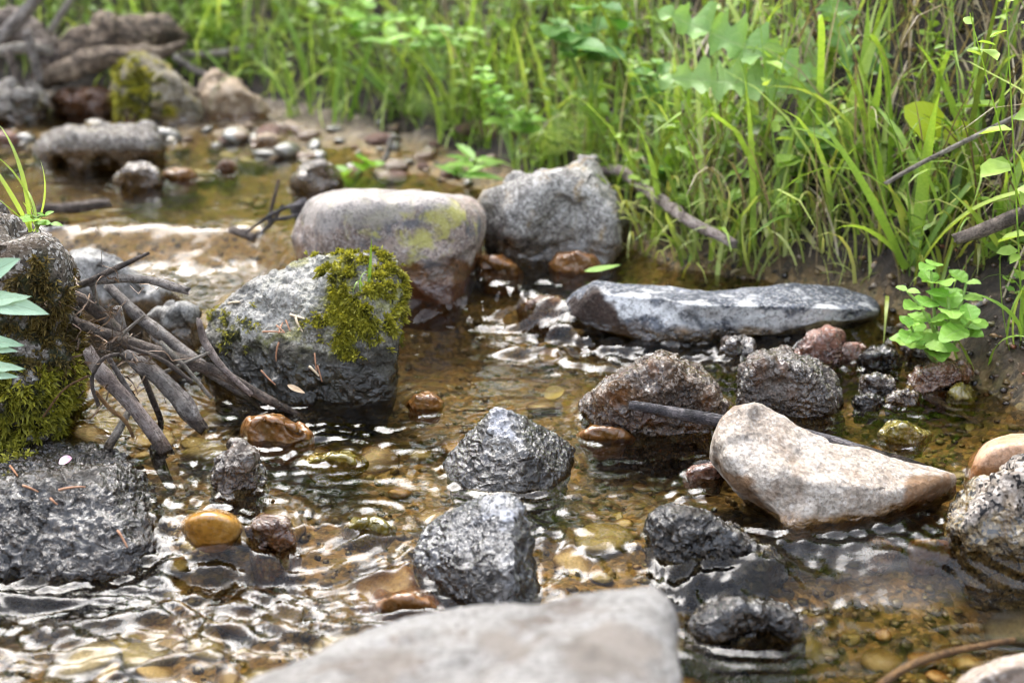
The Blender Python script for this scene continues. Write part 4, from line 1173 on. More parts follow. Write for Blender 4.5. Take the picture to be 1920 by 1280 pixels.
stick('grey stick slanting behind the far tan rock', [(325, 105, 3.2), (360, 128, 3.2), (402, 150, 3.2)], [6, 6], M_bark, seed=33)
for k, (lab, pts, r) in enumerate([
    ('grey driftwood root rising at the far corner', [(-20, 90, 3.1), (30, 40, 3.1), (75, -10, 3.1)], [12, 11]),
    ('grey driftwood root crossing below the corner root', [(-20, 100, 3.05), (40, 90, 3.05), (95, 95, 3.05)], [10, 9]),
    ('dark driftwood root hanging beside the stump', [(15, 95, 3.0), (28, 130, 3.0), (45, 170, 3.0)], [8, 7]),
    ('short driftwood root next to the hanging root', [(50, 60, 3.02), (60, 100, 3.02), (75, 150, 3.02)], [9, 7]),
    ('pale curved driftwood branch above the stump', [(95, 60, 3.15), (120, 20, 3.15), (140, -15, 3.15)], [7, 6])]):
    stick(lab, pts, r, [M_bark, M_barkpale, M_barkdark, M_bark, M_barkpale][k], 'root', 'driftwood_root', seed=50 + k)
M_drift = bark_mat('driftwood', g((50, 40, 30)), g((112, 94, 76)), g((164, 146, 124)), scale=0.35)
stick('thick weathered grey brown driftwood log on the far shore', [(70, 150, 3.12), (130, 105, 3.15), (210, 72, 3.2), (290, 62, 3.25), (345, 72, 3.3)], [18, 36, 40, 34, 10], M_drift, 'driftwood', 'driftwood_log', seed=70, bump=0.16, sides=28, knots=4)
stick('lower forked arm of the far driftwood log', [(80, 150, 3.08), (150, 120, 3.08), (220, 108, 3.1), (300, 100, 3.12), (345, 85, 3.14)], [14, 20, 20, 12, 6], M_drift, 'driftwood', 'driftwood_log', seed=71, bump=0.2, sides=20, knots=3)
stick('dark rotten end of the far driftwood log in the corner', [(-30, 60, 3.2), (30, 55, 3.18), (80, 90, 3.15), (110, 130, 3.12)], [30, 32, 28, 18], M_barkdark, 'driftwood', 'driftwood_log', seed=72, bump=0.2, sides=20, knots=4)
# fine fibrous debris caught in the heap of sticks
rg = np.random.default_rng(4)
VV, FF = [], []
for k in range(70):
    cx_, cy_ = [(170, 640), (200, 690), (225, 660), (150, 600), (250, 720), (190, 560)][k % 6]
    P0 = at_y(cx_ + rg.normal() * 26, cy_ + rg.normal() * 24, 1.375 + rg.uniform(-0.02, 0.05))
    A = P0 + np.cumsum(rg.normal(size=(7, 3)) * 0.0035 + rg.normal(size=3) * 0.004, 0)
    wv = rg.normal(size=3)
    wv = wv / np.linalg.norm(wv) * rg.uniform(0.0004, 0.0011)
    b0 = sum(len(v) for v in VV)
    VV.append(np.stack([A - wv, A + wv], 1).reshape(-1, 3))
    i = np.arange(14).reshape(7, 2) + b0
    FF.append(np.stack([i[:-1, 0], i[:-1, 1], i[1:, 1], i[1:, 0]], -1))
tag(link('debris', new_mesh('debris', np.vstack(VV), np.vstack(FF)), plain_mat('debris', g((52, 38, 28)), g((128, 102, 76)))), 'fine fibrous plant debris tangled in the heap of sticks', 'debris', kind='stuff')

# ------------------------------------------------------------------ leaves, blades, plants
def leaf_shape(kind, rows=9, cols=5, fold=0.25, droop=0.3, seed=0):
    """unit leaf along +Y, width about kind's ratio, normal +Z"""
    rg = np.random.default_rng(seed)
    v = np.linspace(0, 1, rows)
    if kind == 'ovate':
        wd = 0.36 * np.sin(np.pi * v ** 0.8) ** 0.75
    elif kind == 'round':
        wd = 0.44 * np.sin(np.pi * v ** 0.9) ** 0.6
    elif kind == 'lance':
        wd = 0.14 * np.sin(np.pi * v ** 0.75) ** 0.9
    elif kind == 'narrow':
        wd = 0.07 * np.sin(np.pi * v ** 0.7) ** 0.8
    elif kind == 'lobed':
        lob = np.abs(((v * 11.0) % 1.0) * 2 - 1)
        wd = (0.02 + 0.105 * np.sin(np.pi * np.clip(v, 0, 1) ** 1.5)) * (0.38 + 0.75 * (1 - lob) ** 0.8 + 0.10 * np.sin(v * 170)) * sstep(1.0, 0.95, v) * sstep(0.05, 0.3, v) + 0.011 * (1 - v)
    elif kind == 'toothed':
        wd = 0.34 * np.sin(np.pi * v ** 0.8) ** 0.8 * (0.93 + 0.07 * np.sin(v * 75))
    u = np.linspace(-1, 1, cols)
    X = wd[:, None] * u[None]
    Y = np.broadcast_to(v[:, None], X.shape).copy()
    Z = np.abs(X) * fold - droop * v[:, None] ** 2 * 0.5 + 0.0 * X
    Z = Z + 0.02 * np.sin(v * 25 + seed)[:, None] * np.abs(u)[None]
    if kind == 'lobed':
        Z = Z + 0.03 * np.sin(v * 44)[:, None] * np.abs(u)[None]
        Y = Y + 0.03 * np.abs(u)[None] * (1 - v[:, None])
    V = np.stack([X, Y, Z], -1).reshape(-1, 3)
    i = np.arange(rows * cols).reshape(rows, cols)
    F = np.stack([i[:-1, :-1].ravel(), i[:-1, 1:].ravel(), i[1:, 1:].ravel(), i[1:, :-1].ravel()], -1)
    UV = np.stack([np.broadcast_to((u * 0.5 + 0.5)[None], X.shape), np.broadcast_to(v[:, None], X.shape)], -1).reshape(-1, 2)
    return V, F, UV


def blade_shape(bend=0.4, width=0.03, rows=9, twist=0.5, seed=0, tip=1.0):
    """unit blade rising along +Z and bending towards +X"""
    v = np.linspace(0, 1, rows)
    ang = bend * v ** 1.5 * 1.6
    ds = 1.0 / (rows - 1)
    cx = np.concatenate([[0], np.cumsum(np.sin(ang[1:]) * ds)])
    cz = np.concatenate([[0], np.cumsum(np.cos(ang[1:]) * ds)])
    wd = width * (0.55 + 0.9 * v) * np.clip((1 - v) * 1.5, 0.015, 1)
    tw = twist * v
    V = []
    for k, u in enumerate((-1, 0, 1)):
        sx = np.sin(tw) * wd * u
        sy = np.cos(tw) * wd * u
        fold = (0.35 * wd) * (abs(u) - 0.5)
        V.append(np.stack([cx + sx - fold * np.cos(ang), sy, cz + fold * np.sin(ang)], -1))
    V = np.stack(V, 1).reshape(-1, 3)
    i = np.arange(rows * 3).reshape(rows, 3)
    F = np.stack([i[:-1, :-1].ravel(), i[:-1, 1:].ravel(), i[1:, 1:].ravel(), i[1:, :-1].ravel()], -1)
    UV = np.stack([np.tile([0, 0.5, 1], rows), np.repeat(v, 3)], -1)
    return V, F, UV


def uv_mesh(name, V, F, UV, mat):
    me = new_mesh(name, V, F)
    l = me.uv_layers.new(name='UVMap')
    l.data.foreach_set('uv', np.asarray(UV, np.float32)[np.asarray(F).ravel()].ravel())
    me.materials.append(mat)
    return me


L_grass = leaf_mat('grass_blade', (0.10, 0.19, 0.025), (0.24, 0.38, 0.06), (0.44, 0.52, 0.14), by_object=True)
L_pale = leaf_mat('grass_blade_pale', (0.22, 0.28, 0.08), (0.40, 0.46, 0.15), (0.58, 0.56, 0.28), by_object=True)
L_mint = leaf_mat('leaf_fresh', (0.17, 0.36, 0.05), (0.26, 0.47, 0.08), (0.36, 0.55, 0.14), by_object=True, vein=0.5)
L_thistle = leaf_mat('leaf_grey_green', (0.13, 0.27, 0.06), (0.20, 0.36, 0.10), (0.28, 0.42, 0.14), by_object=True, vein=0.4)
L_deep = leaf_mat('leaf_deep_green', (0.05, 0.16, 0.03), (0.12, 0.28, 0.06), (0.24, 0.40, 0.12), by_object=True, vein=0.4)
L_sage = leaf_mat('leaf_sage', (0.24, 0.38, 0.26), (0.30, 0.45, 0.32), (0.38, 0.52, 0.38), by_object=True, vein=0.25, trans=0.25)
L_yellow = leaf_mat('leaf_yellow_green', (0.34, 0.44, 0.02), (0.42, 0.50, 0.03), (0.5, 0.55, 0.05), by_object=True, vein=0.3)
L_stuffgrass = leaf_mat('grass_mass', (0.07, 0.10, 0.02), (0.26, 0.40, 0.07), (0.50, 0.56, 0.18))
L_stuffleaf = leaf_mat('undergrowth_mass', (0.06, 0.11, 0.02), (0.22, 0.36, 0.05), (0.46, 0.58, 0.16))
L_straw = leaf_mat('straw_mass', (0.10, 0.07, 0.04), (0.26, 0.20, 0.12), (0.48, 0.42, 0.30), trans=0.2)
L_straw2 = leaf_mat('grass_fringe', (0.14, 0.15, 0.04), (0.30, 0.36, 0.07), (0.46, 0.44, 0.16))
L_moss = leaf_mat('moss', (0.035, 0.036, 0.006), (0.26, 0.25, 0.024), (0.54, 0.5, 0.06), trans=0.25, rough=0.6)
L_mossbrown = leaf_mat('moss_brown', (0.03, 0.022, 0.008), (0.12, 0.085, 0.02), (0.26, 0.19, 0.05), trans=0.2, rough=0.7)
M_stem = plain_mat('green_stem', (0.14, 0.26, 0.05), (0.26, 0.36, 0.10))

BLADES, BLADES_P = [], []
for k, (b_, w_, tw) in enumerate([(0.2, 0.022, 0.3), (0.5, 0.024, 0.8), (0.85, 0.022, -0.6), (1.2, 0.021, 0.5), (1.6, 0.02, 1.0), (0.3, 0.034, -0.4), (0.7, 0.036, 0.6), (1.9, 0.018, 0.2)]):
    s_ = blade_shape(b_, w_, 11, tw)
    BLADES.append(uv_mesh('blade', *s_, L_grass))
    BLADES_P.append(uv_mesh('blade', *s_, L_pale))


def tuft(label, base, h, n, spread=14, lean=0.0, pale=False, kinds=range(8), wide=1.0, seed=None, cat='grass tuft', group='grass tufts along the bank', depth=None):
    rg = np.random.default_rng(seed if seed is not None else base[0] * 7 + base[1])
    p0 = np.array(base[2]) if len(base) > 2 else ground_at(*base)
    if p0 is None:
        return
    m = px_size(p0[1])
    root = empty('grass_tuft', p0, label, cat, group)
    for k in range(n):
        me = (BLADES_P if pale else BLADES)[rg.choice(list(kinds))]
        o = link('blade', me, None, root)
        L = h * m * rg.uniform(0.5, 1.08)
        o.location = (rg.normal() * spread * m, rg.normal() * spread * m * 0.6, -0.008)
        o.scale = (L, L * wide * rg.uniform(0.7, 1.3), L)
        o.rotation_euler = (rg.normal() * 0.3, rg.normal() * 0.3 + lean, rg.uniform(0, 6.28))
    return root


TUFTS = [
    ((1560, 330), 430, 9, 16, 0.0, 0, 1.3, 'tall broad bladed grass tuft reaching the top edge behind the slab'),
    ((1718, 500), 430, 11, 14, 0.05, 0, 1.2, 'tall upright grass tuft just behind the round leaved plant'),
    ((1650, 430), 330, 9, 16, 0.0, 0, 1.0, 'upright grass tuft between slab end and tall grass'),
    ((1790, 420), 340, 9, 18, 0.1, 0, 1.1, 'grass tuft on the slope above the weathered branch end'),
    ((1885, 470), 330, 8, 16, -0.1, 0, 1.0, 'grass tuft at the edge beneath the weathered branch end'),
    ((1500, 440), 260, 10, 18, 0.0, 0, 1.0, 'green grass tuft above the far end of the slab'),
    ((1440, 500), 190, 17, 22, -0.1, 1, 1.1, 'pale yellowish grass tuft at the waterline behind the slab'),
    ((1370, 490), 180, 17, 22, -0.15, 1, 1.1, 'pale yellowish grass tuft at the end of the pinkish branch'),
    ((1300, 480), 150, 15, 20, -0.1, 1, 1.1, 'pale short grass tuft dipping into the upper channel'),
    ((1235, 445), 140, 15, 20, 0.0, 1, 1.0, 'pale short grass tuft below the pinkish branch beside the grey boulder'),
    ((1195, 470), 110, 6, 12, 0.1, 1, 1.0, 'small grass tuft at the foot of the angular grey boulder'),
    ((1540, 480), 160, 14, 18, 0.0, 1, 1.0, 'straw coloured grass tuft right behind the slab top'),
    ((1590, 520), 120, 8, 18, 0.2, 1, 1.0, 'bent withered grass tuft over the slab end'),
    ((1340, 330), 280, 9, 18, 0.0, 0, 1.0, 'slender grass tuft under the lobed thistle leaves'),
    ((1265, 330), 230, 9, 16, -0.1, 0, 1.0, 'arching grass tuft uphill of the pinkish branch'),
    ((1195, 325), 210, 10, 16, -0.2, 0, 1.2, 'arching bright grass tuft directly behind the grey boulder'),
    ((1120, 300), 200, 9, 16, -0.2, 0, 1.1, 'blurred grass tuft rising behind the peak of the grey boulder'),
    ((1450, 300), 260, 8, 18, 0.0, 0, 1.0, 'grass tuft in the dark hollow beneath the thistle'),
    ((1000, 310), 130, 9, 16, 0.1, 0, 1.1, 'curving grass tuft over the gap between the two big boulders'),
    ((1830, 700), 260, 6, 10, 0.25, 0, 1.2, 'long bent grass tuft trailing into the water by the round leaved plant'),
    ((1905, 640), 260, 7, 12, -0.15, 0, 1.2, 'grass tuft at the frame edge above the tan stone'),
    ((1770, 560), 200, 7, 14, 0.1, 0, 1.0, 'thin grass tuft growing through the round leaved plant'),
    ((1840, 330), 300, 8, 18, 0.0, 0, 1.0, 'grass tuft high on the dark slope near the pale dry stem'),
    ((1690, 300), 300, 9, 18, 0.0, 0, 1.1, 'grass tuft high on the slope left of the pale dry stem'),
    ((560, 215), 260, 10, 18, 0.0, 0, 1.0, 'far blurred grass tuft by the tan pointed rock'),
    ((640, 230), 220, 9, 18, 0.0, 0, 1.0, 'far blurred grass tuft behind the white upright twig'),
    ((760, 220), 240, 10, 18, 0.0, 0, 1.0, 'far blurred grass tuft over the gravel bar middle'),
    ((850, 240), 240, 10, 18, 0.0, 0, 1.0, 'far blurred grass tuft left of the small leaved upright plant'),
    ((940, 270), 220, 9, 18, -0.1, 0, 1.0, 'blurred grass tuft at the foot of the small leaved upright plant'),
    ((1060, 250), 230, 10, 18, 0.0, 0, 1.0, 'blurred grass tuft between feathery plant and boulder'),
    ((460, 150), 220, 9, 18, 0.0, 0, 1.0, 'far blurred grass tuft behind the bleached stick'),
    ((380, 110), 200, 9, 18, 0.0, 0, 1.0, 'far blurred grass tuft above the driftwood stump'),
]
for (bx, by), h, n, sp, ln, pale, wide, lab in TUFTS:
    tuft(lab, (bx, by), h, n, sp, ln, bool(pale), wide=wide)


# ---- plants with leaves one can tell apart
_leafme = {}


def leaf_obj(kind, mat, parent, pos, direction, normal, size, variant=0, width=1.0, name='leaf'):
    key = (kind, mat.name, variant)
    if key not in _leafme:
        rows = 89 if kind == 'lobed' else (25 if kind == 'toothed' else 9)
        _leafme[key] = uv_mesh('leaf', *leaf_shape(kind, rows, 5, fold=[0.25, 0.1, 0.4][variant], droop=[0.35, 0.7, 0.1][variant], seed=variant), mat)
    o = link(name, _leafme[key], None, parent)
    d = Vector(direction).normalized()
    nrm = Vector(normal)
    x_ = d.cross(nrm).normalized()
    z_ = x_.cross(d)
    M = Matrix((x_, d, z_)).transposed().to_4x4()
    o.matrix_local = Matrix.Translation(Vector(pos)) @ M @ Matrix.Diagonal((size * width, size, size, 1))
    return o


def tube(name, pts, r0, r1, mat, parent, sides=6):
    A = np.array(pts, float)
    if len(A) > 2:
        tt_ = np.linspace(0, 1, len(A))
        q = np.linspace(0, 1, 12)
        co = np.polyfit(tt_, A, min(3, len(A) - 1))
        A = np.stack([np.polyval(co[:, k], q) for k in range(3)], -1)
    n = len(A)
    T = np.gradient(A, axis=0)
    T /= np.linalg.norm(T, axis=1)[:, None] + 1e-9
    N1 = np.cross(T, [0.31, 0.93, 0.17])
    N1 /= np.linalg.norm(N1, axis=1)[:, None]
    N2 = np.cross(T, N1)
    an = np.linspace(0, 2 * math.pi, sides, endpoint=False)
    rad = np.linspace(r0, r1, n)
    V = A[:, None] + (np.cos(an)[None, :, None] * N1[:, None] + np.sin(an)[None, :, None] * N2[:, None]) * rad[:, None, None]
    i = np.arange(n * sides).reshape(n, sides)
    j = np.roll(i, -1, 1)
    F = np.stack([i[:-1].ravel(), j[:-1].ravel(), j[1:].ravel(), i[1:].ravel()], -1)
    return link(name, new_mesh(name, V.reshape(-1, 3), F), mat, parent)


def sprig_plant(label, cat, base, tips, kind, mat, leaf_px, pairs, depth=None, name='leafy_plant', stem_px=3, seed=1, width=1.0, group=None):
    """base/tips in picture pixels; every tip is a stem with opposite leaf pairs"""
    rg = np.random.default_rng(seed)
    p0 = at_y(base[0], base[1], depth) if depth else ground_at(*base)
    y0 = p0[1]
    m = px_size(y0)
    root = empty(name, p0, label, cat, group)
    for (tx, ty, dy) in tips:
        p1 = at_y(tx, ty, y0 + dy)
        mid = 0.5 * (p0 + p1) + np.array([rg.normal() * 6 * m, rg.normal() * 6 * m, 8 * m])
        L = [p0 - p0, mid - p0, p1 - p0]
        tube('stem', L, stem_px * m, stem_px * 0.6 * m, M_stem, root)
        for k in range(pairs):
            f = 1 - 0.62 * k / max(pairs, 1)
            q = (1 - f) ** 2 * L[0] + 2 * f * (1 - f) * (2 * L[1] - 0.5 * (L[0] + L[2])) + f * f * L[2]
            a0 = rg.uniform(0, 3.14) + k * 1.57
            for s_ in (0, math.pi):
                el = rg.uniform(0.05, 0.55)
                dr = (math.cos(a0 + s_) * math.cos(el), math.sin(a0 + s_) * math.cos(el), math.sin(el))
                leaf_obj(kind, mat, root, q, dr, (0.0, -0.35, 1), leaf_px * m * rg.uniform(0.5, 1.2) * (0.6 if k == 0 and pairs > 2 else 1), int(rg.integers(3)), width)
    return root


sprig_plant('fresh green plant with rounded leaves at the water edge beside the slab', 'plant', (1762, 690),
            [(1700, 545, -0.02), (1745, 498, 0.02), (1708, 612, -0.05), (1778, 556, -0.02), (1822, 600, -0.05), (1735, 645, -0.05), (1812, 530, 0.03)], 'toothed', L_mint, 66, 3, width=1.25, name='round_leaved_plant', seed=3, stem_px=4, depth=1.56)
sprig_plant('blurred plant with oval leaves hanging at the top edge middle', 'plant', (1110, 190), [(1040, 40, 0), (1085, 20, 0), (1130, 10, -0.02), (1070, 85, -0.05), (1120, 95, -0.05), (1160, 60, 0), (1030, 0, 0)], 'ovate', L_deep, 62, 2, name='oval_leaved_plant', seed=5, depth=2.35)
sprig_plant('blurred upright plant with small pale paired leaves on the bank', 'plant', (960, 300), [(900, 130, 0.0), (925, 170, -0.03), (985, 210, 0.0)], 'ovate', L_mint, 40, 6, name='small_leaved_plant', seed=7, depth=2.45)
sprig_plant('low bright leafy plant by the white upright twig', 'plant', (660, 352), [(640, 335, 0), (680, 320, 0), (700, 312, 0)], 'ovate', L_mint, 44, 1, name='leafy_plant', seed=9, depth=2.5)
sprig_plant('low light green plant on the bar behind the big boulders', 'plant', (880, 335), [(850, 315, 0), (890, 300, 0), (920, 312, 0), (860, 330, -0.03)], 'lance', L_mint, 70, 2, name='leafy_plant', seed=11, depth=2.4)
sprig_plant('pale crinkled leafy plant among the grass under the thistle', 'plant', (1510, 350), [(1490, 260, 0), (1530, 240, 0), (1510, 300, -0.03), (1550, 290, -0.02), (1480, 310, -0.02)], 'round', L_thistle, 62, 2, name='leafy_plant', seed=13, depth=1.95)
sprig_plant('low round leaved seedling behind the pinkish branch', 'plant', (1245, 345), [(1225, 312, 0), (1265, 300, 0), (1250, 325, -0.02)], 'round', L_deep, 44, 1, name='leafy_plant', seed=15, depth=2.1)
sprig_plant('tiny bright leafy seedling on top of the mossy boulder', 'plant', (70, 428), [(50, 405, 0), (85, 405, -0.02), (95, 420, -0.03), (70, 415, -0.04)], 'toothed', L_mint, 34, 1, name='seedling', seed=17, depth=1.34)
sprig_plant('small leafy sprout at the frame edge beside the round leaved plant', 'plant', (1910, 560), [(1895, 530, 0), (1925, 520, 0), (1900, 550, -0.02)], 'toothed', L_mint, 44, 1, name='seedling', seed=19, depth=1.62)
sprig_plant('leafy herb high on the far bank middle', 'plant', (830, 150), [(760, 40, 0), (800, 70, 0), (850, 60, 0), (740, 80, 0)], 'lance', L_mint, 90, 2, name='leafy_plant', seed=21, depth=2.75)
sprig_plant('dark leafy herb between oval leaved plant and thistle', 'plant', (1230, 250), [(1200, 150, 0), (1235, 120, 0), (1260, 170, 0)], 'ovate', L_deep, 46, 3, name='leafy_plant', seed=23, depth=2.2)
sprig_plant('broad leafed herb at the top edge above the far gravel bar', 'plant', (690, 120), [(640, 20, 0), (690, 10, 0), (720, 40, 0), (670, 60, 0)], 'ovate', L_mint, 56, 2, name='leafy_plant', seed=25, depth=3.0)
sprig_plant('leafy herb behind the far driftwood stump', 'plant', (400, 90), [(340, 20, 0), (390, 10, 0), (430, 30, 0)], 'ovate', L_mint, 52, 2, name='leafy_plant', seed=27, depth=3.5)

# sage green plant leaning in from the side
p0 = at_y(-60, 640, 1.20)
root = empty('sage_leaved_plant', p0, 'sage green smooth leaves reaching in over the mossy boulder', 'plant')
tube('stem', [(0, 0, -0.08), (0.005, 0, 0.0), (0.0, 0.0, 0.09)], 0.003, 0.002, M_stem, root)
for k, (bx, by, tx, ty, wd) in enumerate([(-50, 560, 92, 578, 1.4), (-50, 575, 40, 540, 1.2), (-40, 530, 28, 478, 2.0), (-45, 640, 34, 634, 1.3), (-40, 655, 30, 652, 1.1), (-45, 690, 34, 678, 1.1), (-45, 705, 32, 700, 1.0)]):
    a_, b_ = at_y(bx, by, 1.20), at_y(tx, ty, 1.19)
    leaf_obj('lance', L_sage, root, a_ - p0, b_ - a_, (0.1, -0.75, 0.75), float(np.linalg.norm(b_ - a_)) * 0.95, k % 2, wd * 0.85)

# thistle: long lobed leaves from one crown
pc = at_y(1600, 185, 1.98)
root = empty('thistle', pc, 'thistle with long lobed grey green leaves reaching left over the bank', 'thistle')
for k, (tx, ty, dy, s_) in enumerate([(1255, 115, -0.03, 1.0), (1240, 10, 0.02, 1.0), (1690, 30, 0.06, 0.8), (1560, -70, 0.1, 0.8)]):
    b_ = at_y(tx, ty, 1.98 + dy)
    leaf_obj('lobed', L_thistle, root, (0, 0, 0), b_ - pc, (0.05, -0.75, 0.65), float(np.linalg.norm(b_ - pc)) * 1.02, [0, 2, 1][k % 3], 0.95)

# yellow leaf on the right bank
p0 = at_y(1760, 300, 1.80)
root = empty('yellow_leaved_plant', p0, 'yellow green lobed leaf glowing among the grass near the pale dry stem', 'plant')
tube('stem', [(0, 0, -0.04), (0.002, 0, 0.0), (0, 0, 0.05)], 0.0015, 0.001, M_stem, root)
for bx, by, tx, ty in ((1765, 255, 1728, 210), (1770, 262, 1810, 240), (1790, 290, 1835, 305)):
    a_, b_ = at_y(bx, by, 1.80), at_y(tx, ty, 1.79)
    leaf_obj('round', L_yellow, root, a_ - p0, b_ - a_, (0.0, -0.8, 0.6), float(np.linalg.norm(b_ - a_)) * 1.3, 1)

# feathery horsetail
for k, (bx, by, tx, ty, dep, lab) in enumerate([(1090, 300, 1085, 150, 2.35, 'feathery bright horsetail behind the grey boulder'), (1045, 310, 1040, 200, 2.4, 'smaller feathery horsetail beside the small leaved plant'),
                                                 (790, 235, 785, 160, 2.8, 'feathery horsetail above the gravel bar')]):
    a_, b_ = at_y(bx, by, dep), at_y(tx, ty, dep)
    root = empty('horsetail', a_, lab, 'horsetail', 'horsetails on the bank')
    tube('stem', [(0, 0, 0), (b_ - a_) * 0.5, b_ - a_], 0.002, 0.001, M_stem, root)
    me_w = None
    for s_ in range(10):
        f = 0.15 + 0.085 * s_
        VV, FF, UU = [], [], []
        for q in range(14):
            an = q * 2 * math.pi / 14 + s_
            v0, f0, u0 = blade_shape(0.35, 0.022, 5, 0)
            L_ = 0.075 * (1.1 - f)
            R_ = np.array(Matrix.Rotation(an, 3, 'Z') @ Matrix.Rotation(0.95, 3, 'Y'))
            FF.append(f0 + sum(len(a) for a in VV))
            VV.append((v0 * L_) @ R_.T)
            UU.append(u0)
        o = link('whorl', uv_mesh('whorl', np.vstack(VV), np.vstack(FF), np.vstack(UU), L_grass), None, root, (b_ - a_) * f)


# ---- moss
def surf_at(label, px, py):
    o, V, F, org = ROCKS[label]
    q = to_px(V)
    d = np.hypot(q[:, 0] - px, q[:, 1] - py)
    c = np.argsort(d)[:40]
    c = c[d[c] < d[c[0]] + 12]
    i = c[np.argmin(V[c, 1])]
    return V[i], vnormals(V, F)[i]


def moss(label, poly, N, mat, size=(0.004, 0.009), seed=1, gaps=0.0, leafl=5, name='moss', thick=0.004, mlabel=None):
    o, V, F, org = ROCKS[label]
    rg = np.random.default_rng(seed)
    nrm = vnormals(V, F)
    c = V[F].mean(1)
    fn = nrm[F].mean(1)
    pj = to_px(c) + np.stack([fbm(c * 40 + seed, 3), fbm(c * 40 + seed + 9, 3)], -1) * 70 + rg.normal(size=(len(c), 2)) * 9
    ok = in_poly(pj, poly) & (((EYE - c) * fn).sum(1) > -0.15)
    nz = fbm(c * 45 + seed, 3)
    ok &= nz > gaps + 0.25 * rg.normal(size=len(c)) * 0.5
    idx = np.where(ok)[0]
    if len(idx) == 0:
        return
    a = np.linalg.norm(np.cross(V[F[idx, 1]] - V[F[idx, 0]], V[F[idx, 2]] - V[F[idx, 0]]), axis=1)
    pick = rg.choice(idx, N, p=a / a.sum())
    P = c[pick] + rg.normal(size=(N, 3)) * 0.001
    nn = fn[pick]
    VV, tint = [], []
    base_t = np.clip(0.45 + 0.5 * fbm(P * 60 + 3, 2) + rg.normal(size=N) * 0.18, 0, 1)
    for k in range(leafl):
        dr = rg.normal(size=(N, 3)) * 0.75 + nn * 0.8 + np.array([0, -0.1, 0.15])
        dr /= np.linalg.norm(dr, axis=1)[:, None]
        L = rg.uniform(*size, N)[:, None]
        sd = np.cross(dr, rg.normal(size=(N, 3)))
        sd /= np.linalg.norm(sd, axis=1)[:, None]
        up = thick * rg.uniform(0, 1, N)[:, None] * nn
        b0 = P + up
        quad = np.stack([b0, b0 + dr * L * 0.5 + sd * L * 0.16, b0 + dr * L - np.array([0, 0, 1]) * L * 0.15, b0 + dr * L * 0.5 - sd * L * 0.16], 1)
        VV.append(quad)
        tint.append(np.stack([base_t * 0.45, base_t, np.clip(base_t + 0.25, 0, 1), base_t], 1))
    VV = np.concatenate(VV).reshape(-1, 3)
    me = new_mesh(name, VV - org, np.arange(len(VV)).reshape(-1, 4), smooth=False)
    attr(me, 'tint', np.concatenate(tint).ravel())
    m_ = link(name, me, mat, o)
    m_['kind'] = 'stuff'
    if mlabel:
        m_['label'] = mlabel
    av = in_poly(to_px(V) + np.stack([fbm(V * 40 + seed, 3), fbm(V * 40 + seed + 9, 3)], -1) * 70, poly) * (fbm(V * 45 + seed, 3) > gaps - 0.1) * 0.9
    if 'moss' in o.data.attributes:
        old = np.zeros(len(V), np.float32)
        o.data.attributes['moss'].data.foreach_get('value', old)
        av = np.maximum(av, old)
        o.data.attributes['moss'].data.foreach_set('value', av.astype(np.float32))
    else:
        attr(o.data, 'moss', av)


MR = 'grey lichened boulder with a thick green moss patch beside the sticks'
MB = 'moss covered earthy boulder at the edge beside the sticks'
moss(MR, [(612, 455), (690, 460), (760, 490), (752, 560), (735, 610), (705, 625), (685, 665), (640, 655), (610, 640), (585, 615), (598, 580), (600, 540), (618, 500)], 3000, L_moss, (0.0045, 0.0095), seed=3, thick=0.002, gaps=0.12, mlabel='thick yellow green moss cushion')
moss(MR, [(380, 560), (470, 600), (480, 640), (440, 650), (380, 620)], 120, L_moss, (0.003, 0.006), seed=4, gaps=0.1)
moss(MB, [(-60, 660), (70, 690), (150, 680), (165, 730), (110, 770), (80, 850), (-60, 860)], 2600, L_moss, (0.005, 0.011), seed=5, gaps=-0.2, mlabel='dense yellow green moss on the lower boulder')
moss(MB, [(60, 500), (112, 520), (140, 620), (150, 690), (60, 700), (-40, 640), (20, 560)], 1800, L_mossbrown, (0.004, 0.009), seed=6, gaps=-0.15, mlabel='brown dry moss')
moss('far brown rock with yellow moss beside the driftwood stump', [(215, 130), (280, 150), (285, 200), (225, 215)], 500, L_moss, (0.008, 0.016), seed=7, gaps=-0.2)
moss('black glistening muddy rock in the lower corner by the amber stone', [(-20, 800), (60, 800), (70, 850), (-20, 860)], 200, L_moss, (0.004, 0.009), seed=8, gaps=-0.1)

# small grass growing on the rocks
p, _ = surf_at(MR, 676, 535)
tuft('small bright grass sprout growing from the moss patch', (676, 535, p), 120, 4, 3, 0.0, False, kinds=(0, 1, 3, 7), wide=1.6, seed=3, group='grass sprouts on rocks')
p = at_y(62, 420, 1.35)
tuft('slender grass sprout standing on top of the mossy boulder', (62, 420, p), 210, 7, 5, 0.0, False, kinds=(0, 1, 2, 3), wide=1.0, seed=8, group='grass sprouts on rocks')

# ---- litter lying on the rocks
M_needle = plain_mat('dry_needle', (0.20, 0.08, 0.035), (0.42, 0.22, 0.12))
M_chip = plain_mat('dry_chip', (0.36, 0.28, 0.18), (0.6, 0.5, 0.36))


def litter(label, rock_label, a, b, r, mat, name='needle', cat='needle', group=None):
    pa, na = surf_at(rock_label, *a)
    pb, nb_ = surf_at(rock_label, *b)
    pa, pb = pa + na * 0.0015 - np.array([0, 0.001, 0]), pb + nb_ * 0.0015 - np.array([0, 0.001, 0])
    o = tube(name, [pa - pa, (pb - pa) * 0.5 + 0.5 * (na + nb_) * 0.0015, pb - pa], r, r * 0.6, mat, None, 5)
    o.location = pa
    return tag(o, label, cat, group)


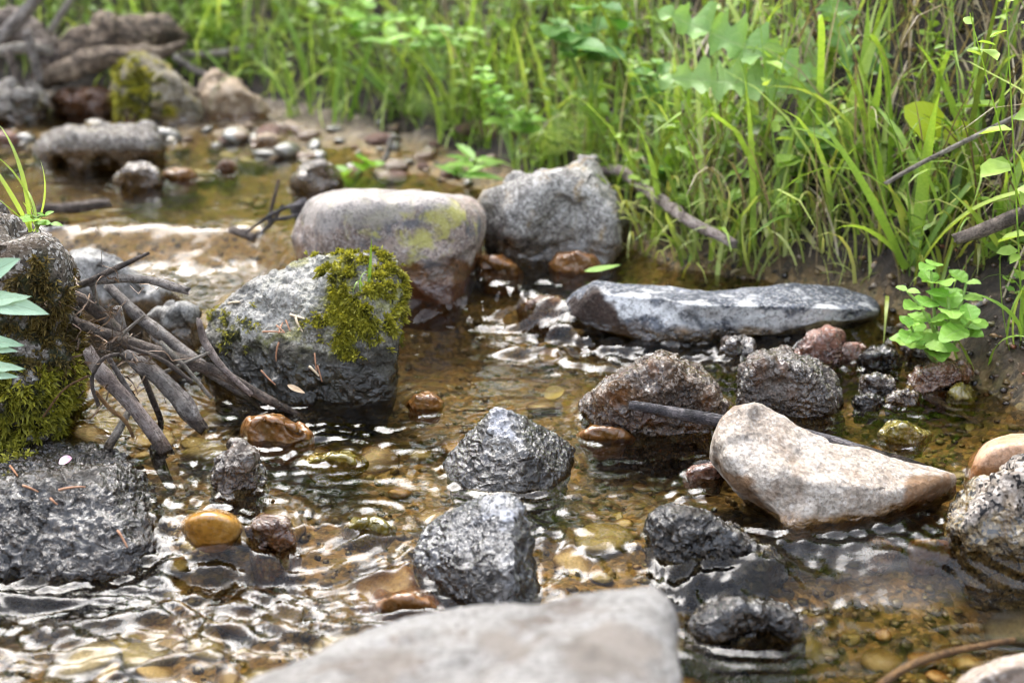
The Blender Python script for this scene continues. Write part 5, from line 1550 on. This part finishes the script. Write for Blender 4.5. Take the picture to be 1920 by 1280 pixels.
for k, (a, b, pale) in enumerate([((492, 615), (535, 620), 0), ((518, 606), (530, 622), 0), ((520, 640), (515, 672), 0), ((535, 595), (543, 618), 0), ((552, 597), (565, 618), 1), ((545, 585), (570, 592), 1), ((520, 624), (528, 600), 0),
                                   ((585, 660), (600, 690), 0), ((602, 685), (608, 710), 0), ((492, 690), (512, 720), 0), ((428, 570), (450, 565), 1), ((575, 680), (598, 700), 1)]):
    litter('thin reddish dry needle lying on the mossy rock' if not pale else 'pale dry chip of stem lying on the mossy rock', MR, a, b, 0.0011 if not pale else 0.0018, M_needle if not pale else M_chip,
           'needle' if not pale else 'stem_chip', 'needle' if not pale else 'chip', 'dry needles on the mossy rock' if not pale else 'dry chips on the mossy rock')
BR = 'black glistening muddy rock in the lower corner by the amber stone'
for k, (a, b) in enumerate([((20, 872), (38, 890)), ((112, 915), (165, 910)), ((222, 985), (240, 1015)), ((95, 925), (112, 935)), ((40, 905), (70, 912))]):
    litter('thin dry needle on the black muddy rock', BR, a, b, 0.0013, M_needle, group='dry needles on the black muddy rock')


def petal(label, pos, mat, size, name='petal', cat='petal', n=(0.1, -0.4, 1), kind='round', d=(1, 0.3, 0.1)):
    V, F, UV = leaf_shape(kind, 9, 5, 0.4, -0.5)
    me = uv_mesh(name, V * size, F, UV, mat)
    o = link(name, me, None, None, pos)
    dv = Vector(d).normalized()
    x_ = dv.cross(Vector(n)).normalized()
    o.rotation_euler = Matrix((x_, dv, x_.cross(dv))).transposed().to_euler()
    return tag(o, label, cat)


p, n_ = surf_at(BR, 112, 870)
petal('fallen white and pink petal on the mud of the black rock', p + n_ * 0.003, plain_mat('petal_pink', (0.78, 0.72, 0.76), (0.6, 0.1, 0.28), scale=60), 0.013)
petal('pale yellow leaf lying under the water in midstream', at_z(1020, 745, -0.012), plain_mat('leaf_pale', (0.3, 0.26, 0.12), (0.42, 0.37, 0.2)), 0.024, 'fallen_leaf', 'leaf')
petal('narrow green leaf floating above the slab', at_z(1095, 508, 0.044), L_mint, 0.055, 'fallen_leaf', 'leaf', kind='lance', d=(1, -0.4, 0.05))
q_ = ground_at(1812, 530)
petal('fallen lilac petal on the soil behind the round leaved plant', q_ + np.array([0, 0, 0.006]), plain_mat('petal_lilac', (0.62, 0.4, 0.66), (0.75, 0.6, 0.78)), 0.022)
p, n_ = surf_at(MR, 535, 722)
petal('curled tan dead leaf scrap low on the mossy rock', p + n_ * 0.004, plain_mat('leaf_tan', (0.4, 0.26, 0.14), (0.62, 0.48, 0.32)), 0.024, 'leaf_scrap', 'leaf', n=(0, -0.6, 0.8), kind='lance', d=(0.8, -0.3, -0.4))


# ---- the mass of grass, herbs and straw on the banks (nobody could count it)
def scatter_points(N, seed, dmin=0.03, dmax=2.2, view=True):
    rg = np.random.default_rng(seed)
    if view:
        px, py = rg.uniform(-250, 2150, N * 2), rg.uniform(-420, 560, N * 2)
        dirs = FWD + ((px - 960) * K)[:, None] * np.array([1.0, 0, 0]) + ((640 - py) * K)[:, None] * UP
        ts = np.linspace(1.2, 6.5, 160)
        hit = np.full(len(px), np.nan)
        P = np.zeros((len(px), 3))
        for t_ in ts:
            q = EYE + dirs * t_
            m = np.isnan(hit)
            if not m.any():
                break
            b = q[m, 2] < TZI(q[m, 0], q[m, 1])
            ii = np.where(m)[0][b]
            hit[ii] = t_
            P[ii] = q[ii]
        P = P[~np.isnan(hit)]
    else:
        P = np.stack([rg.uniform(-3.5, 3.2, N * 2), rg.uniform(0.5, 6.5, N * 2), np.zeros(N * 2)], -1)
    P[:, 0] += rg.normal(size=len(P)) * 0.01
    P[:, 1] += rg.normal(size=len(P)) * 0.02
    d = edge_dist(P[:, 0], P[:, 1]) - np.interp(P[:, 0], [-0.9, -0.7, -0.15, 0.25], [0.05, 0.2, 0.22, 0.0])
    P = P[(d > dmin) & (d < dmax)][:N]
    P[:, 2] = terrain_z(P[:, 0], P[:, 1]) - 0.004
    return P, rg


_gx, _gy = np.linspace(-4, 4, 400), np.linspace(0.3, 8, 400)
_GX, _GY = np.meshgrid(_gx, _gy)
_GZ = terrain_z(_GX.ravel(), _GY.ravel()).reshape(400, 400)


def TZI(x_, y_):
    i = np.clip(((x_ + 4) / 8 * 399), 0, 399).astype(int)
    j = np.clip(((y_ - 0.3) / 7.7 * 399), 0, 399).astype(int)
    return _GZ[j, i]


def blade_mass(name, N, seed, hmin, hmax, wmm, mat, label, cat, bendr=(0.2, 2.0), tint=(0, 1), view=True, dens=None, dmin=0.02):
    P, rg = scatter_points(N, seed, dmin=dmin, view=view)
    if dens is not None:
        P = P[rg.uniform(size=len(P)) < dens(P)]
    n = len(P)
    rows = 6
    v = np.linspace(0, 1, rows)
    az = rg.uniform(0, 6.28, n)
    bend = rg.uniform(*bendr, n)
    Lh = rg.uniform(hmin, hmax, n)
    ang = bend[:, None] * v[None] ** 1.4 + rg.uniform(0, 0.3, n)[:, None]
    ds = Lh[:, None] / (rows - 1)
    cx = np.concatenate([np.zeros((n, 1)), np.cumsum(np.sin(ang[:, 1:]) * ds, 1)], 1)
    cz = np.concatenate([np.zeros((n, 1)), np.cumsum(np.cos(ang[:, 1:]) * ds, 1)], 1)
    wd = (rg.uniform(0.5, 1.3, n) * wmm)[:, None] * np.clip((1 - v) * 2.5, 0.05, 1)[None]
    faz = az + rg.uniform(-0.7, 0.7, n) + math.pi / 2
    cen = np.stack([cx * np.cos(az)[:, None], cx * np.sin(az)[:, None], cz], -1) + P[:, None]
    sd = np.stack([np.cos(faz), np.sin(faz), 0 * faz], -1)[:, None] * wd[..., None]
    V = np.stack([cen - sd, cen + sd], 2).reshape(n, rows * 2, 3)
    i = np.arange(rows * 2).reshape(rows, 2)
    f0 = np.stack([i[:-1, 0], i[:-1, 1], i[1:, 1], i[1:, 0]], -1)
    F = (f0[None] + (np.arange(n) * rows * 2)[:, None, None]).reshape(-1, 4)
    me = new_mesh(name, V.reshape(-1, 3), F)
    attr(me, 'tint', np.repeat(np.clip(rg.uniform(*tint, n), 0, 1), rows * 2))
    return tag(link(name, me, mat), label, cat, kind='stuff')


def herb_mass(name, N, seed, mat, label, hmax=0.2, leaf=(0.012, 0.032), view=True, per=10, dens=None, dmin=0.03):
    P, rg = scatter_points(N, seed, dmin=dmin, view=view)
    if dens is not None:
        P = P[rg.uniform(size=len(P)) < dens(P)]
    n = len(P)
    H = rg.uniform(0.35, 1, n) * hmax
    top = np.stack([rg.normal(size=n) * 0.3 * H, rg.normal(size=n) * 0.3 * H - 0.15 * H, H], -1)
    Q = np.repeat(P, per, 0)
    f = rg.uniform(0.15, 1, n * per)
    B = Q + np.repeat(top, per, 0) * f[:, None]
    az = rg.uniform(0, 6.28, n * per)
    el = rg.uniform(-0.3, 0.7, n * per)
    d = np.stack([np.cos(az) * np.cos(el), np.sin(az) * np.cos(el), np.sin(el)], -1)
    nr = np.stack([rg.normal(size=n * per) * 0.4, rg.normal(size=n * per) * 0.4 - 0.35, np.ones(n * per)], -1)
    s_ = np.cross(d, nr)
    s_ /= np.linalg.norm(s_, axis=1)[:, None]
    nr = np.cross(s_, d)
    L = rg.uniform(*leaf, n * per)[:, None] * (1.15 - 0.5 * f[:, None])
    wd = rg.uniform(0.18, 0.42, n * per)[:, None]
    pts = [B, B + d * L * 0.35 + s_ * L * wd + nr * L * 0.08, B + d * L * 0.75 + s_ * L * wd * 0.75 + nr * L * 0.03, B + d * L - nr * L * 0.12,
           B + d * L * 0.75 - s_ * L * wd * 0.75 + nr * L * 0.03, B + d * L * 0.35 - s_ * L * wd + nr * L * 0.08, B + d * L * 0.45 - nr * L * 0.03]
    V = np.stack(pts, 1)
    tri = np.array([[0, 1, 6], [1, 2, 6], [2, 3, 6], [3, 4, 6], [4, 5, 6], [5, 0, 6]])
    F = (tri[None] + (np.arange(n * per) * 7)[:, None, None]).reshape(-1, 3)
    # stems
    w0 = np.array([0.0012, 0, 0])
    SV = np.stack([P - w0, P + w0, P + top + w0 * 0.5, P + top - w0 * 0.5], 1).reshape(-1, 3)
    SF = np.arange(n * 4).reshape(-1, 4) + n * per * 7
    me = new_mesh(name, np.vstack([V.reshape(-1, 3), SV]), [F, SF])
    tn = np.repeat(np.clip(rg.uniform(0, 1, n), 0, 1), per) * 0.7 + rg.uniform(0, 0.3, n * per)
    attr(me, 'tint', np.concatenate([np.repeat(tn, 7), np.full(n * 4, 0.4)]))
    return tag(link(name, me, mat), label, 'undergrowth', kind='stuff')


right_sparse = lambda P: np.interp(P[:, 0], [0.1, 0.4, 0.6], [1.0, 0.32, 0.2])
blade_mass('grass', 5200, 1, 0.05, 0.19, 0.0026, L_stuffgrass, 'mixed green grass covering the bank', 'grass', dens=right_sparse, dmin=-0.005)
blade_mass('grass', 1000, 2, 0.18, 0.36, 0.0036, L_stuffgrass, 'longer grass blades rising out of the bank', 'grass', bendr=(0.3, 2.0), dens=right_sparse)
blade_mass('dead_grass', 2400, 3, 0.06, 0.28, 0.0014, L_straw, 'dry straw and dead stems on the bank', 'dead grass', bendr=(0.1, 2.2))
blade_mass('grass', 3200, 6, 0.05, 0.17, 0.0026, L_straw2, 'short yellowish grass fringe along the water edge', 'grass', bendr=(0.6, 2.7), dens=lambda P: ((P[:, 0] > 0.12) & (edge_dist(P[:, 0], P[:, 1]) < 0.10)) * 1.0, dmin=-0.03)
herb_mass('undergrowth', 1900, 4, L_stuffleaf, 'low leafy undergrowth covering the bank', dens=lambda P: np.interp(P[:, 0], [0.1, 0.4], [1.0, 0.14]))
herb_mass('leaf_litter', 1500, 7, L_straw, 'brown dead leaf litter on the bank soil', hmax=0.012, leaf=(0.01, 0.026), per=1, dmin=-0.02, dens=lambda P: (P[:, 0] > -0.1) * 1.0)
herb_mass('undergrowth', 900, 5, L_stuffleaf, 'taller leafy undergrowth above the far bank', hmax=0.45, leaf=(0.02, 0.05), view=False, per=9)


# the wood beyond the far bank, above the picture: it closes the view up the slope and lies mirrored in the pools
def wood(name, N, seed, label):
    rg = np.random.default_rng(seed)
    cl = 260
    cx = rg.uniform(-9, 8, cl)
    cy = np.interp(cx, [-9, -3, 0, 3, 8], [5.0, 6.2, 5.6, 4.6, 3.6]) + rg.uniform(0, 2.0, cl)
    cz = terrain_z(cx, cy) + rg.uniform(0.2, 3.6, cl)
    k = rg.integers(cl, size=N)
    P = np.stack([cx[k], cy[k], cz[k]], -1) + rg.normal(size=(N, 3)) * np.array([0.42, 0.42, 0.34])
    d = rg.normal(size=(N, 3))
    d /= np.linalg.norm(d, axis=1)[:, None]
    s_ = np.cross(d, rg.normal(size=(N, 3)))
    s_ /= np.linalg.norm(s_, axis=1)[:, None]
    L = rg.uniform(0.07, 0.16, N)[:, None]
    V = np.stack([P, P + d * L * 0.5 + s_ * L * 0.3, P + d * L, P + d * L * 0.5 - s_ * L * 0.3], 1).reshape(-1, 3)
    me = new_mesh(name, V, np.arange(N * 4).reshape(-1, 4), smooth=False)
    attr(me, 'tint', np.repeat(rg.uniform(0, 0.8, N), 4))
    return tag(link(name, me, L_stuffleaf), label, 'foliage', kind='stuff')


wood('foliage', 42000, 9, 'leafy wood edge beyond the top of the bank')
